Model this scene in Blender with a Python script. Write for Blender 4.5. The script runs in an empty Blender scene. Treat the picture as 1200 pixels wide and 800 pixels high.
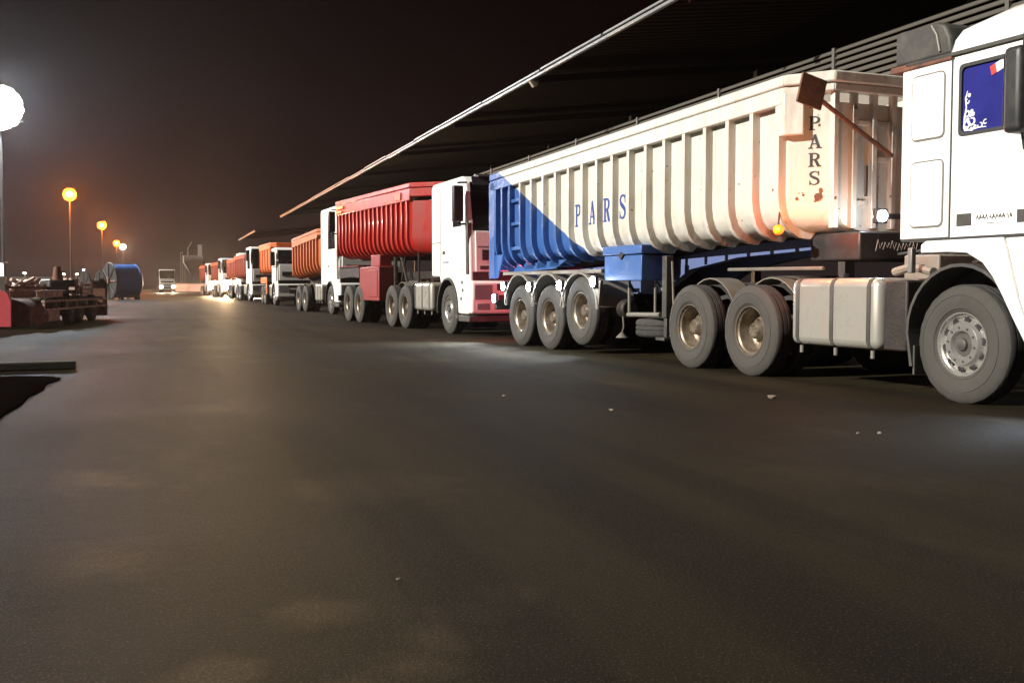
import bpy, bmesh, math, random
from mathutils import Vector
random.seed(4)
R = math.radians
PI = math.pi
scene = bpy.context.scene
COL = scene.collection

# ------------------------------------------------------------------ camera
cam = bpy.data.cameras.new('camera')
cam.sensor_width = 36.0
cam.lens = 1242.0 / 1200.0 * 36.0
cam.clip_start = 0.05
cam.clip_end = 6000
camo = bpy.data.objects.new('camera', cam)
COL.objects.link(camo)
camo.location = (0, 0, 1.073)
camo.rotation_euler = (R(90 - 2.996), 0, R(-18.52))
scene.camera = camo

# ------------------------------------------------------------------ exposure
scene.view_settings.view_transform = 'Standard'
scene.view_settings.look = 'None'
scene.view_settings.gamma = 1
scene.view_settings.exposure = 0.62

# ------------------------------------------------------------------ night sky
world = bpy.data.worlds.new('World')
scene.world = world
world.use_nodes = True
nt = world.node_tree
nt.nodes.clear()
out = nt.nodes.new('ShaderNodeOutputWorld')
bg = nt.nodes.new('ShaderNodeBackground')
tc = nt.nodes.new('ShaderNodeTexCoord')
sep = nt.nodes.new('ShaderNodeSeparateXYZ')
ramp = nt.nodes.new('ShaderNodeValToRGB')
nt.links.new(tc.outputs['Generated'], sep.inputs[0])
nt.links.new(sep.outputs['Z'], ramp.inputs[0])
nt.links.new(ramp.outputs[0], bg.inputs['Color'])
nt.links.new(bg.outputs[0], out.inputs['Surface'])
cr = ramp.color_ramp
cr.interpolation = 'EASE'
cr.elements[0].position = 0.0
cr.elements[0].color = (0.010, 0.0062, 0.0064, 1)
cr.elements[1].position = 1.0
cr.elements[1].color = (0.0010, 0.0003, 0.0003, 1)
e = cr.elements.new(0.10); e.color = (0.0044, 0.0014, 0.0014, 1)
e = cr.elements.new(0.26); e.color = (0.0013, 0.00015, 0.00015, 1)
bg.inputs['Strength'].default_value = 1.0

# ------------------------------------------------------------------ key light (the yard's flood lighting, from the left)
SUN_EL, SUN_AZ = R(26), R(5.2)
sun = bpy.data.lights.new('sun', 'SUN')
sun.energy = 5.0
sun.angle = R(0.6)
sun.color = (1.0, 0.95, 0.86)
suno = bpy.data.objects.new('sun', sun)
COL.objects.link(suno)
tosun = Vector((-math.cos(SUN_EL) * math.cos(SUN_AZ), -math.cos(SUN_EL) * math.sin(SUN_AZ), math.sin(SUN_EL)))
suno.rotation_euler = tosun.to_track_quat('Z', 'Y').to_euler()
suno.location = (-30, -10, 25)

# ================================================================== materials
def nodes_of(m):
    m.use_nodes = True
    n = m.node_tree
    return n, n.nodes['Principled BSDF']

def mat(name, col, rough=0.5, metal=0.0, var=0.0, var_col=None, scale=3.0, detail=6.0, bump=0.0, bscale=40.0,
        lo=0.45, hi=0.7, rvar=0.0, stretch=None, coat=0.0, spec=0.5):
    m = bpy.data.materials.new(name)
    n, p = nodes_of(m)
    p.inputs['Base Color'].default_value = (*col, 1)
    p.inputs['Roughness'].default_value = rough
    p.inputs['Metallic'].default_value = metal
    p.inputs['Coat Weight'].default_value = coat
    p.inputs['Specular IOR Level'].default_value = spec
    t = n.nodes.new('ShaderNodeTexCoord')
    mp = n.nodes.new('ShaderNodeMapping')
    if stretch:
        mp.inputs['Scale'].default_value = stretch
    n.links.new(t.outputs['Object'], mp.inputs[0])
    if var > 0:
        nz = n.nodes.new('ShaderNodeTexNoise')
        nz.inputs['Scale'].default_value = scale
        nz.inputs['Detail'].default_value = detail
        nz.inputs['Roughness'].default_value = 0.65
        n.links.new(mp.outputs[0], nz.inputs['Vector'])
        rp = n.nodes.new('ShaderNodeMapRange')
        rp.inputs['From Min'].default_value = lo
        rp.inputs['From Max'].default_value = hi
        rp.inputs['To Max'].default_value = var
        n.links.new(nz.outputs['Fac'], rp.inputs['Value'])
        mx = n.nodes.new('ShaderNodeMix'); mx.data_type = 'RGBA'
        mx.inputs['A'].default_value = (*col, 1)
        mx.inputs['B'].default_value = (*(var_col or tuple(c * 0.4 for c in col)), 1)
        n.links.new(rp.outputs[0], mx.inputs['Factor'])
        n.links.new(mx.outputs['Result'], p.inputs['Base Color'])
        if rvar:
            r2 = n.nodes.new('ShaderNodeMapRange')
            r2.inputs['From Min'].default_value = 0.3
            r2.inputs['From Max'].default_value = 0.7
            r2.inputs['To Min'].default_value = rough - rvar
            r2.inputs['To Max'].default_value = rough + rvar
            n.links.new(nz.outputs['Fac'], r2.inputs['Value'])
            n.links.new(r2.outputs[0], p.inputs['Roughness'])
    if bump > 0:
        nb = n.nodes.new('ShaderNodeTexNoise')
        nb.inputs['Scale'].default_value = bscale
        nb.inputs['Detail'].default_value = 5
        n.links.new(t.outputs['Object'], nb.inputs['Vector'])
        b = n.nodes.new('ShaderNodeBump')
        b.inputs['Strength'].default_value = bump
        b.inputs['Distance'].default_value = 0.02
        n.links.new(nb.outputs['Fac'], b.inputs['Height'])
        n.links.new(b.outputs[0], p.inputs['Normal'])
    return m

def emit(name, col, strength):
    m = bpy.data.materials.new(name)
    n, p = nodes_of(m)
    p.inputs['Base Color'].default_value = (*col, 1)
    p.inputs['Emission Color'].default_value = (*col, 1)
    p.inputs['Emission Strength'].default_value = strength
    return m

M = {}
DIRT = (0.17, 0.12, 0.085)
M['white'] = mat('white_paint', (0.80, 0.79, 0.76), 0.33, var=0.35, var_col=(0.45, 0.40, 0.33), scale=2.2, lo=0.55, hi=0.8, rvar=0.1, coat=0.3, stretch=(1, 1, 0.5))
M['white2'] = mat('cream_white_paint', (0.78, 0.74, 0.66), 0.4, var=0.4, var_col=(0.40, 0.33, 0.25), scale=2.5, lo=0.52, hi=0.8, rvar=0.1)
M['red'] = mat('red_paint', (0.36, 0.013, 0.007), 0.38, var=0.8, var_col=(0.15, 0.02, 0.012), bump=0.15, bscale=2.5, scale=2.6, lo=0.45, hi=0.75, rvar=0.12, coat=0.2, stretch=(1, 2, 0.4))
M['pale_red'] = mat('faded_red_paint', (0.22, 0.028, 0.026), 0.5, var=0.5, var_col=(0.20, 0.05, 0.04), scale=3, rvar=0.1)
M['orange'] = mat('orange_paint', (0.52, 0.10, 0.008), 0.48, bump=0.2, bscale=2.5, var=0.7, var_col=(0.30, 0.09, 0.03), scale=2.0, lo=0.5, hi=0.8, rvar=0.1, stretch=(1, 2, 0.4))
M['orange2'] = mat('dusty_orange_paint', (0.44, 0.115, 0.028), 0.55, bump=0.2, bscale=2.5, var=0.75, var_col=(0.32, 0.15, 0.08), scale=1.6, lo=0.45, hi=0.75)
M['brick'] = mat('rusty_red_paint', (0.34, 0.055, 0.026), 0.5, var=0.5, var_col=(0.25, 0.10, 0.06), scale=2)
M['blue'] = mat('blue_paint', (0.038, 0.105, 0.30), 0.42, var=0.5, var_col=(0.20, 0.24, 0.36), scale=4, lo=0.55, hi=0.8, rvar=0.1)
M['paleblue'] = mat('pale_blue_paint', (0.085, 0.12, 0.26), 0.5, var=0.6, var_col=(0.14, 0.15, 0.2), scale=5)
M['pinkred'] = mat('pinkish_red_paint', (0.66, 0.08, 0.10), 0.5, var=0.4, var_col=(0.35, 0.05, 0.06), scale=3)
M['tankblue'] = mat('tank_blue_paint', (0.03, 0.11, 0.33), 0.4, var=0.5, var_col=(0.05, 0.08, 0.16), scale=1.2)
M['tyre'] = mat('dusty_tyre_rubber', (0.043, 0.039, 0.033), 0.82, var=0.8, var_col=(0.052, 0.048, 0.043), scale=7, lo=0.35, hi=0.75, bump=0.15, bscale=60)
M['tyre_dark'] = mat('tread_rubber', (0.030, 0.028, 0.026), 0.85, var=0.6, var_col=(0.06, 0.055, 0.05), scale=12, bump=0.3, bscale=80)
M['rim'] = mat('dusty_steel_rim', (0.30, 0.25, 0.19), 0.40, metal=0.6, var=0.9, var_col=(0.07, 0.045, 0.03), scale=9, lo=0.42, hi=0.7, rvar=0.15)
M['chrome'] = mat('bright_steel_rim', (0.62, 0.60, 0.57), 0.25, metal=0.8, var=0.5, var_col=(0.28, 0.25, 0.21), scale=9, lo=0.52, hi=0.8, rvar=0.08)
M['alu'] = mat('aluminium_tank', (0.48, 0.46, 0.41), 0.34, metal=0.55, var=0.6, var_col=(0.30, 0.25, 0.18), scale=3.5, lo=0.45, hi=0.75, rvar=0.12, stretch=(1, 1, 0.5))
M['black'] = mat('black_plastic', (0.018, 0.018, 0.019), 0.5, var=0.5, var_col=(0.05, 0.045, 0.04), scale=5, rvar=0.1)
M['black_dust'] = mat('dusty_black_plastic', (0.045, 0.042, 0.038), 0.62, var=0.6, var_col=(0.10, 0.09, 0.075), scale=6)
M['frame'] = mat('grimy_chassis_steel', (0.016, 0.011, 0.009), 0.6, var=0.7, var_col=(0.045, 0.03, 0.022), scale=4, bump=0.2)
M['grey'] = mat('dusty_grey_steel', (0.17, 0.155, 0.13), 0.55, var=0.6, var_col=(0.11, 0.09, 0.07), scale=5)
M['glass'] = mat('dark_glass', (0.012, 0.013, 0.016), 0.06, coat=0.5)
M['blueglass'] = mat('blue_window_film', (0.028, 0.030, 0.20), 0.14, var=0.5, var_col=(0.012, 0.013, 0.07), scale=2.5, lo=0.3, hi=0.7)  # blue of the lit cab interior put into the glass colour
M['seal'] = mat('rubber_seal', (0.03, 0.03, 0.03), 0.7)
M['ink'] = mat('blue_lettering', (0.03, 0.06, 0.24), 0.5, var=0.5, var_col=(0.25, 0.27, 0.36), scale=18, lo=0.58, hi=0.75)
M['darkink'] = mat('dark_lettering', (0.03, 0.026, 0.03), 0.6, var=0.6, var_col=(0.30, 0.24, 0.2), scale=20, lo=0.58, hi=0.72)
M['chalk'] = mat('white_chalk', (0.55, 0.53, 0.5), 0.8)
M['decal'] = mat('white_decal', (0.72, 0.72, 0.74), 0.5)
M['decal_red'] = mat('red_decal', (0.6, 0.05, 0.04), 0.5)
M['yellow'] = mat('yellow_plate', (0.70, 0.30, 0.03), 0.5)
M['rust'] = mat('rusty_steel', (0.22, 0.08, 0.04), 0.75, var=0.9, var_col=(0.05, 0.026, 0.02), scale=5, lo=0.35, hi=0.65, bump=0.4)
M['rust2'] = mat('pale_rust_steel', (0.60, 0.47, 0.38), 0.7, var=0.9, var_col=(0.12, 0.06, 0.04), scale=6, lo=0.4, hi=0.65, bump=0.4)
M['galv'] = mat('galvanised_steel', (0.19, 0.19, 0.185), 0.45, metal=0.3, var=0.5, var_col=(0.25, 0.24, 0.22), scale=3)
M['louvre'] = mat('weathered_louvre_steel', (0.075, 0.068, 0.056), 0.6, var=0.6, var_col=(0.08, 0.07, 0.06), scale=2, stretch=(1, 0.3, 2))
M['concrete'] = mat('concrete', (0.20, 0.18, 0.15), 0.85, var=0.6, var_col=(0.15, 0.13, 0.10), scale=1.2, bump=0.2)
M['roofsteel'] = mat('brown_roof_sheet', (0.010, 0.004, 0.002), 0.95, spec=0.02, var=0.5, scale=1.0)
M['wood'] = mat('old_timber', (0.06, 0.052, 0.035), 0.85, var=0.7, scale=6, stretch=(0.4, 3, 3), bump=0.4)
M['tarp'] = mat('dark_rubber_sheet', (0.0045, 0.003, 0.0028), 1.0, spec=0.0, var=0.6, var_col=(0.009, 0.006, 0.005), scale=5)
M['pale'] = mat('pale_render', (0.55, 0.50, 0.45), 0.8, var=0.4, scale=0.5)
M['stone'] = mat('pale_stone', (0.22, 0.18, 0.14), 0.8)
M['led'] = emit('white_led', (0.86, 0.93, 1.0), 90)
M['work'] = emit('work_lamp_lens', (0.82, 0.92, 1.0), 60)
M['amber'] = emit('amber_lens', (1.0, 0.085, 0.003), 4)
M['tail'] = emit('red_tail_lens', (1.0, 0.05, 0.05), 10)
M['flood'] = emit('floodlight_lens', (0.93, 0.96, 1.0), 150)
M['sodium'] = emit('sodium_lens', (1.0, 0.33, 0.035), 14)
M['sodium_refractor'] = emit('sodium_refractor', (1.0, 0.11, 0.004), 0.55)  # halo colour for the glowing disc behind each globe
M['warmwhite_refractor'] = emit('warm_refractor', (1.0, 0.6, 0.3), 0.9)
M['warmwhite'] = emit('warm_lens', (1.0, 0.85, 0.62), 40)
M['head'] = emit('headlight_lens', (1.0, 0.86, 0.60), 260)
M['headoff'] = mat('clear_headlamp', (0.35, 0.36, 0.38), 0.12, metal=0.4)
M['window_lit'] = emit('lit_window', (0.95, 0.98, 0.92), 1.6)

def two_tone(name):
    """cream paint with the rear lower corner painted blue along a straight slanted edge (local y = distance back)"""
    m = bpy.data.materials.new(name)
    n, p = nodes_of(m)
    L = n.links.new
    t = n.nodes.new('ShaderNodeTexCoord')
    s = n.nodes.new('ShaderNodeSeparateXYZ'); L(t.outputs['Object'], s.inputs[0])
    # f = (y - y0) - (z - z0) * k
    a = n.nodes.new('ShaderNodeMath'); a.operation = 'MULTIPLY_ADD'
    L(s.outputs['Z'], a.inputs[0]); a.inputs[1].default_value = -2.27; L(s.outputs['Y'], a.inputs[2])
    mn = n.nodes.new('ShaderNodeMath'); mn.operation = 'MINIMUM'; L(s.outputs['X'], mn.inputs[0]); mn.inputs[1].default_value = 0.13
    a2 = n.nodes.new('ShaderNodeMath'); a2.operation = 'MULTIPLY_ADD'; L(mn.outputs[0], a2.inputs[0]); a2.inputs[1].default_value = -1.7; L(a.outputs[0], a2.inputs[2])
    g = n.nodes.new('ShaderNodeMath'); g.operation = 'GREATER_THAN'
    L(a2.outputs[0], g.inputs[0]); g.inputs[1].default_value = TT
    mp = n.nodes.new('ShaderNodeMapping'); L(t.outputs['Object'], mp.inputs[0])
    mp.inputs['Scale'].default_value = (1, 1.6, 0.35)
    nz = n.nodes.new('ShaderNodeTexNoise'); nz.inputs['Scale'].default_value = 2.6; nz.inputs['Detail'].default_value = 8
    nz.inputs['Roughness'].default_value = 0.7
    L(mp.outputs[0], nz.inputs['Vector'])
    r = n.nodes.new('ShaderNodeMapRange'); r.inputs['From Min'].default_value = 0.5; r.inputs['From Max'].default_value = 0.78
    r.inputs['To Max'].default_value = 0.5
    L(nz.outputs['Fac'], r.inputs['Value'])
    w = n.nodes.new('ShaderNodeMix'); w.data_type = 'RGBA'; L(r.outputs[0], w.inputs['Factor'])
    w.inputs['A'].default_value = (0.58, 0.55, 0.485, 1); w.inputs['B'].default_value = (0.30, 0.22, 0.15, 1)
    # rust chips
    n2 = n.nodes.new('ShaderNodeTexNoise'); n2.inputs['Scale'].default_value = 11; n2.inputs['Detail'].default_value = 7
    L(t.outputs['Object'], n2.inputs['Vector'])
    r2 = n.nodes.new('ShaderNodeMapRange'); r2.inputs['From Min'].default_value = 0.69; r2.inputs['From Max'].default_value = 0.72
    L(n2.outputs['Fac'], r2.inputs['Value'])
    w2 = n.nodes.new('ShaderNodeMix'); w2.data_type = 'RGBA'; L(r2.outputs[0], w2.inputs['Factor'])
    L(w.outputs['Result'], w2.inputs['A']); w2.inputs['B'].default_value = (0.12, 0.065, 0.04, 1)
    mp3 = n.nodes.new('ShaderNodeMapping'); L(t.outputs['Object'], mp3.inputs[0]); mp3.inputs['Scale'].default_value = (3, 7, 0.45)
    n3 = n.nodes.new('ShaderNodeTexNoise'); n3.inputs['Scale'].default_value = 2.0; n3.inputs['Detail'].default_value = 6
    L(mp3.outputs[0], n3.inputs['Vector'])
    r3 = n.nodes.new('ShaderNodeMapRange'); r3.inputs['From Min'].default_value = 0.60; r3.inputs['From Max'].default_value = 0.76; r3.inputs['To Max'].default_value = 0.6
    L(n3.outputs['Fac'], r3.inputs['Value'])
    w3 = n.nodes.new('ShaderNodeMix'); w3.data_type = 'RGBA'; L(r3.outputs[0], w3.inputs['Factor'])
    L(w2.outputs['Result'], w3.inputs['A']); w3.inputs['B'].default_value = (0.20, 0.12, 0.07, 1)
    w2 = w3
    b = n.nodes.new('ShaderNodeMix'); b.data_type = 'RGBA'; L(r.outputs[0], b.inputs['Factor'])
    b.inputs['A'].default_value = (0.034, 0.098, 0.29, 1); b.inputs['B'].default_value = (0.10, 0.15, 0.27, 1)
    f = n.nodes.new('ShaderNodeMix'); f.data_type = 'RGBA'; L(g.outputs[0], f.inputs['Factor'])
    L(w2.outputs['Result'], f.inputs['A']); L(b.outputs['Result'], f.inputs['B'])
    L(f.outputs['Result'], p.inputs['Base Color'])
    p.inputs['Roughness'].default_value = 0.42
    nb = n.nodes.new('ShaderNodeTexNoise'); nb.inputs['Scale'].default_value = 2.2; nb.inputs['Detail'].default_value = 3
    L(t.outputs['Object'], nb.inputs['Vector'])
    bm = n.nodes.new('ShaderNodeBump'); bm.inputs['Strength'].default_value = 0.5; bm.inputs['Distance'].default_value = 0.06
    L(nb.outputs['Fac'], bm.inputs['Height']); L(bm.outputs[0], p.inputs['Normal'])
    return m

def asphalt():
    m = bpy.data.materials.new('asphalt')
    n, p = nodes_of(m)
    L = n.links.new
    t = n.nodes.new('ShaderNodeTexCoord')
    def noise(scale, detail=5, rough=0.6, stretch=None):
        nz = n.nodes.new('ShaderNodeTexNoise'); nz.inputs['Scale'].default_value = scale
        nz.inputs['Detail'].default_value = detail; nz.inputs['Roughness'].default_value = rough
        if stretch:
            mp = n.nodes.new('ShaderNodeMapping'); mp.inputs['Scale'].default_value = stretch
            mp.inputs['Rotation'].default_value = (0, 0, 0.5)
            L(t.outputs['Object'], mp.inputs[0]); L(mp.outputs[0], nz.inputs['Vector'])
        else:
            L(t.outputs['Object'], nz.inputs['Vector'])
        return nz
    def rng(src, a, b, c=0.0, d=1.0):
        r = n.nodes.new('ShaderNodeMapRange')
        for k, v in zip(('From Min', 'From Max', 'To Min', 'To Max'), (a, b, c, d)):
            r.inputs[k].default_value = v
        L(src, r.inputs['Value']); return r.outputs[0]
    def mix(fac, A, B):
        x = n.nodes.new('ShaderNodeMix'); x.data_type = 'RGBA'
        L(fac, x.inputs['Factor'])
        for s, v in (('A', A), ('B', B)):
            if isinstance(v, tuple): x.inputs[s].default_value = (*v, 1)
            else: L(v, x.inputs[s])
        return x.outputs['Result']
    big = noise(0.22, 4, 0.55)
    c = mix(rng(big.outputs['Fac'], 0.35, 0.65), (0.0085, 0.0070, 0.0036), (0.0270, 0.0216, 0.0104))
    worn = noise(0.75, 7, 0.66, (1.0, 0.55, 1))
    c = mix(rng(worn.outputs['Fac'], 0.54, 0.70, 0, 0.6), c, (0.050, 0.036, 0.020))
    # gritty worn spots with shapes of their own
    wob = noise(2.6, 6, 0.7)
    acc = None
    for cx, cy, rad in ((0.48, 3.49, 0.27), (0.98, 3.30, 0.26), (1.14, 3.44, 0.22), (0.84, 3.08, 0.26), (0.66, 2.88, 0.26), (0.55, 2.72, 0.26), (0.15, 3.0, 0.22), (-0.3, 4.4, 0.55), (1.05, 5.6, 0.75), (-0.5, 6.3, 0.7)):
        vd = n.nodes.new('ShaderNodeVectorMath'); vd.operation = 'DISTANCE'
        L(t.outputs['Object'], vd.inputs[0]); vd.inputs[1].default_value = (cx, cy, 0)
        f = rng(vd.outputs['Value'], 0.0, rad, 1.0, 0.0)
        if acc is None: acc = f
        else:
            mx_ = n.nodes.new('ShaderNodeMath'); mx_.operation = 'MAXIMUM'; L(acc, mx_.inputs[0]); L(f, mx_.inputs[1]); acc = mx_.outputs[0]
    pm = n.nodes.new('ShaderNodeMath'); pm.operation = 'MULTIPLY_ADD'; L(wob.outputs['Fac'], pm.inputs[0]); pm.inputs[1].default_value = 1.5; L(acc, pm.inputs[2])
    spk = noise(70, 4, 0.8)
    pf = n.nodes.new('ShaderNodeMath'); pf.operation = 'MULTIPLY'
    L(rng(pm.outputs[0], 1.0, 1.5, 0, 1), pf.inputs[0]); L(rng(spk.outputs['Fac'], 0.40, 0.66, 0.1, 0.9), pf.inputs[1])
    c = mix(pf.outputs[0], c, (0.085, 0.058, 0.032))
    trk = n.nodes.new('ShaderNodeTexNoise'); trk.inputs['Scale'].default_value = 1.0; trk.inputs['Detail'].default_value = 3
    mt = n.nodes.new('ShaderNodeMapping'); mt.inputs['Scale'].default_value = (1.5, 0.07, 1); mt.inputs['Rotation'].default_value = (0, 0, -0.22)
    L(t.outputs['Object'], mt.inputs[0]); L(mt.outputs[0], trk.inputs['Vector'])
    c = mix(rng(trk.outputs['Fac'], 0.48, 0.64, 0, 0.8), c, (0.0075, 0.0064, 0.0042))
    oil = noise(0.8, 5, 0.6)
    c = mix(rng(oil.outputs['Fac'], 0.62, 0.74, 0, 0.7), c, (0.017, 0.016, 0.015))
    grit = noise(95, 3, 0.7)
    c = mix(rng(grit.outputs['Fac'], 0.55, 0.70, 0, 0.7), c, (0.10, 0.082, 0.062))
    L(c, p.inputs['Base Color'])
    L(rng(big.outputs['Fac'], 0.3, 0.7, 0.62, 0.8), p.inputs['Roughness'])
    p.inputs['Specular IOR Level'].default_value = 0.05
    fine = noise(130, 4, 0.7)
    mid = noise(9, 4, 0.6)
    ad = n.nodes.new('ShaderNodeMath'); ad.operation = 'MULTIPLY_ADD'
    L(mid.outputs['Fac'], ad.inputs[0]); ad.inputs[1].default_value = 1.3; L(fine.outputs['Fac'], ad.inputs[2])
    b = n.nodes.new('ShaderNodeBump'); b.inputs['Strength'].default_value = 0.8; b.inputs['Distance'].default_value = 0.014
    L(ad.outputs[0], b.inputs['Height']); L(b.outputs[0], p.inputs['Normal'])
    return m

# ================================================================== mesh helpers
class MB:
    def __init__(s, T=None): s.v = []; s.f = []; s.T = T
    def add(s, vs, fs):
        o = len(s.v); s.v += [tuple(q) for q in vs]; s.f += [tuple(i + o for i in f) for f in fs]; return s
    def box(s, x0, x1, y0, y1, z0, z1):
        vs = [(x, y, z) for z in (z0, z1) for y in (y0, y1) for x in (x0, x1)]
        return s.add(vs, [(0, 2, 3, 1), (4, 5, 7, 6), (0, 1, 5, 4), (2, 6, 7, 3), (0, 4, 6, 2), (1, 3, 7, 5)])
    def prism(s, poly, axis, t0, t1):
        f3 = {'x': lambda p, t: (t, p[0], p[1]), 'y': lambda p, t: (p[0], t, p[1]), 'z': lambda p, t: (p[0], p[1], t)}[axis]
        n = len(poly)
        vs = [f3(p, t0) for p in poly] + [f3(p, t1) for p in poly]
        fs = [tuple(range(n))[::-1], tuple(range(n, 2 * n))] + [(i, (i + 1) % n, n + (i + 1) % n, n + i) for i in range(n)]
        return s.add(vs, fs)
    def ring(s, outer, inner, axis, t0, t1):
        f3 = {'x': lambda p, t: (t, p[0], p[1]), 'y': lambda p, t: (p[0], t, p[1]), 'z': lambda p, t: (p[0], p[1], t)}[axis]
        n = len(outer)
        vs = [f3(p, t) for t in (t0, t1) for P in (outer, inner) for p in P]
        fs = []
        for i in range(n):
            j = (i + 1) % n
            fs += [(i, j, n + j, n + i), (2*n+i, 3*n+i, 3*n+j, 2*n+j), (i, 2*n+i, 2*n+j, j), (n+i, n+j, 3*n+j, 3*n+i)]
        return s.add(vs, fs)
    def loft(s, rings, closed=True, caps=True):
        n = len(rings[0]); vs = [p for r in rings for p in r]; fs = []
        for k in range(len(rings) - 1):
            for i in range(n if closed else n - 1):
                j = (i + 1) % n
                fs.append((k*n+i, k*n+j, (k+1)*n+j, (k+1)*n+i))
        if caps and closed:
            fs += [tuple(range(n))[::-1], tuple(range((len(rings)-1)*n, len(rings)*n))]
        return s.add(vs, fs)
    def cyl(s, p0, p1, r0, r1=None, n=16, caps=True):
        r1 = r0 if r1 is None else r1
        a, b = Vector(p0), Vector(p1); d = (b - a).normalized()
        u = d.orthogonal().normalized(); w = d.cross(u)
        ring = lambda c, r: [tuple(c + (u * math.cos(2*PI*i/n) + w * math.sin(2*PI*i/n)) * r) for i in range(n)]
        return s.loft([ring(a, r0), ring(b, r1)], True, caps)
    def tube(s, path, r, n=6):
        P = [Vector(p) for p in path]; rings = []
        d = (P[1] - P[0]).normalized(); u = d.orthogonal().normalized()
        for i, c in enumerate(P):
            d = ((P[min(i+1, len(P)-1)] - P[max(i-1, 0)])).normalized()
            u = (u - d * u.dot(d)).normalized(); w = d.cross(u)
            rings.append([tuple(c + (u * math.cos(2*PI*k/n) + w * math.sin(2*PI*k/n)) * r) for k in range(n)])
        return s.loft(rings)
    def lathe_x(s, prof, n=48, c=(0, 0, 0), mod=None):
        """profile of (r, x), turned about the X axis"""
        rings = []
        for i in range(n):
            a = 2 * PI * i / n
            rings.append([(c[0] + x, c[1] + (r + (mod(k, i) if mod else 0)) * math.cos(a), c[2] + (r + (mod(k, i) if mod else 0)) * math.sin(a)) for k, (r, x) in enumerate(prof)])
        m = len(prof); vs = [p for r in rings for p in r]; fs = []
        for i in range(n):
            j = (i + 1) % n
            for k in range(m - 1):
                fs.append((i*m+k, i*m+k+1, j*m+k+1, j*m+k))
        return s.add(vs, fs)
    def strip_w(s, line, th, w0, w1):
        """sheet following a (s, z) polyline, th thick towards -s, from w0 to w1"""
        a = [(w0, y, z) for y, z in line]; b = [(w0, y - th, z) for y, z in line][::-1]
        n = len(a) * 2
        return s.loft([[*a, *b], [(w1, y, z) for _, y, z in [*a, *b]]])
    def mesh(s, name, off=0.0, smooth=35):
        me = bpy.data.meshes.new(name)
        v = [s.T(p) for p in s.v] if s.T else s.v
        if off: v = [(x, y - off, z) for x, y, z in v]
        me.from_pydata(v, [], s.f)
        bm = bmesh.new(); bm.from_mesh(me)
        bmesh.ops.recalc_face_normals(bm, faces=bm.faces)
        bm.to_mesh(me); bm.free()
        if smooth:
            for p in me.polygons: p.use_smooth = True
            me.set_sharp_from_angle(angle=R(smooth))
        me.update()
        return me
    def build(s, name, m, parent=None, off=0.0, bevel=0.0, smooth=35, loc=None, seg=2):
        return link(name, s.mesh(name, off, smooth), m, parent, bevel, loc, seg)

def link(name, me, m, parent=None, bevel=0.0, loc=None, seg=2):
    if m is not None and not me.materials: me.materials.append(m)
    o = bpy.data.objects.new(name, me); COL.objects.link(o)
    if parent: o.parent = parent
    if loc: o.location = loc
    if bevel:
        b = o.modifiers.new('bevel', 'BEVEL'); b.width = bevel; b.segments = seg; b.limit_method = 'ANGLE'; b.angle_limit = R(28)
    return o

def thing(name, label, cat, loc=(0, 0, 0), rz=0.0, group=None):
    o = bpy.data.objects.new(name, None); COL.objects.link(o)
    o.empty_display_size = 0.3
    o.location = loc; o.rotation_euler = (0, 0, rz)
    o['label'] = label; o['category'] = cat
    if group: o['group'] = group
    return o

def tag(o, label, cat, group=None):
    o['label'] = label; o['category'] = cat
    if group: o['group'] = group
    return o

def lamp(name, kind, energy, col, parent, loc, radius=0.05, rot=None, spot=None, blend=0.6):
    l = bpy.data.lights.new(name, kind); l.energy = energy; l.color = col
    l.shadow_soft_size = radius
    if spot: l.spot_size = spot; l.spot_blend = blend
    o = bpy.data.objects.new(name, l); COL.objects.link(o)
    o.parent = parent; o.location = loc
    if rot: o.rotation_euler = rot
    return o

def arc(cx, cz, r, a0, a1, n):
    return [(cx + r * math.cos(R(a0 + (a1 - a0) * i / n)), cz + r * math.sin(R(a0 + (a1 - a0) * i / n))) for i in range(n + 1)]

# ================================================================== ground
def ground():
    b = MB()
    b.add([(-500, -120, 0), (500, -120, 0), (500, 900, 0), (-500, 900, 0)], [(0, 1, 2, 3)])
    o = b.build('asphalt_yard', asphalt(), smooth=0)
    o['kind'] = 'structure'
ground()

# ================================================================== wheels
TR = 0.55
TYRE = [(0.292, 0.035), (0.318, 0.018), (0.322, 0.022), (0.33, 0.012), (0.40, 0.0), (0.440, 0.003), (0.443, 0.009), (0.450, 0.009), (0.453, 0.005), (0.50, 0.018), (0.525, 0.030), (0.541, 0.045)]
TREAD = [(0.541, 0.045), (0.55, 0.065), (0.55, 0.10), (0.535, 0.104), (0.535, 0.116), (0.55, 0.12), (0.55, 0.165), (0.535, 0.169), (0.535, 0.181),
         (0.55, 0.185), (0.55, 0.225), (0.541, 0.25), (0.50, 0.28), (0.40, 0.29), (0.30, 0.26)]
RIM_DEEP = [(0.296, 0.040), (0.296, 0.028), (0.284, 0.028), (0.280, 0.05), (0.262, 0.066), (0.256, 0.10), (0.250, 0.19), (0.236, 0.225), (0.20, 0.235), (0.12, 0.235)]
RIM_FRONT = [(0.296, 0.040), (0.296, 0.028), (0.284, 0.028), (0.278, 0.05), (0.262, 0.062), (0.254, 0.088), (0.243, 0.092), (0.222, 0.070), (0.196, 0.030), (0.186, 0.022),
             (0.128, 0.022), (0.118, 0.034), (0.108, 0.060), (0.0, 0.060)]
HUB = [(0.125, 0.24), (0.125, 0.17), (0.108, 0.15), (0.098, 0.095), (0.082, 0.078), (0.0, 0.078)]
def seg_mod(k, i):
    return -0.004 if (k >= 10 and (i // 2) % 2) else 0.0
ME = {}
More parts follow.
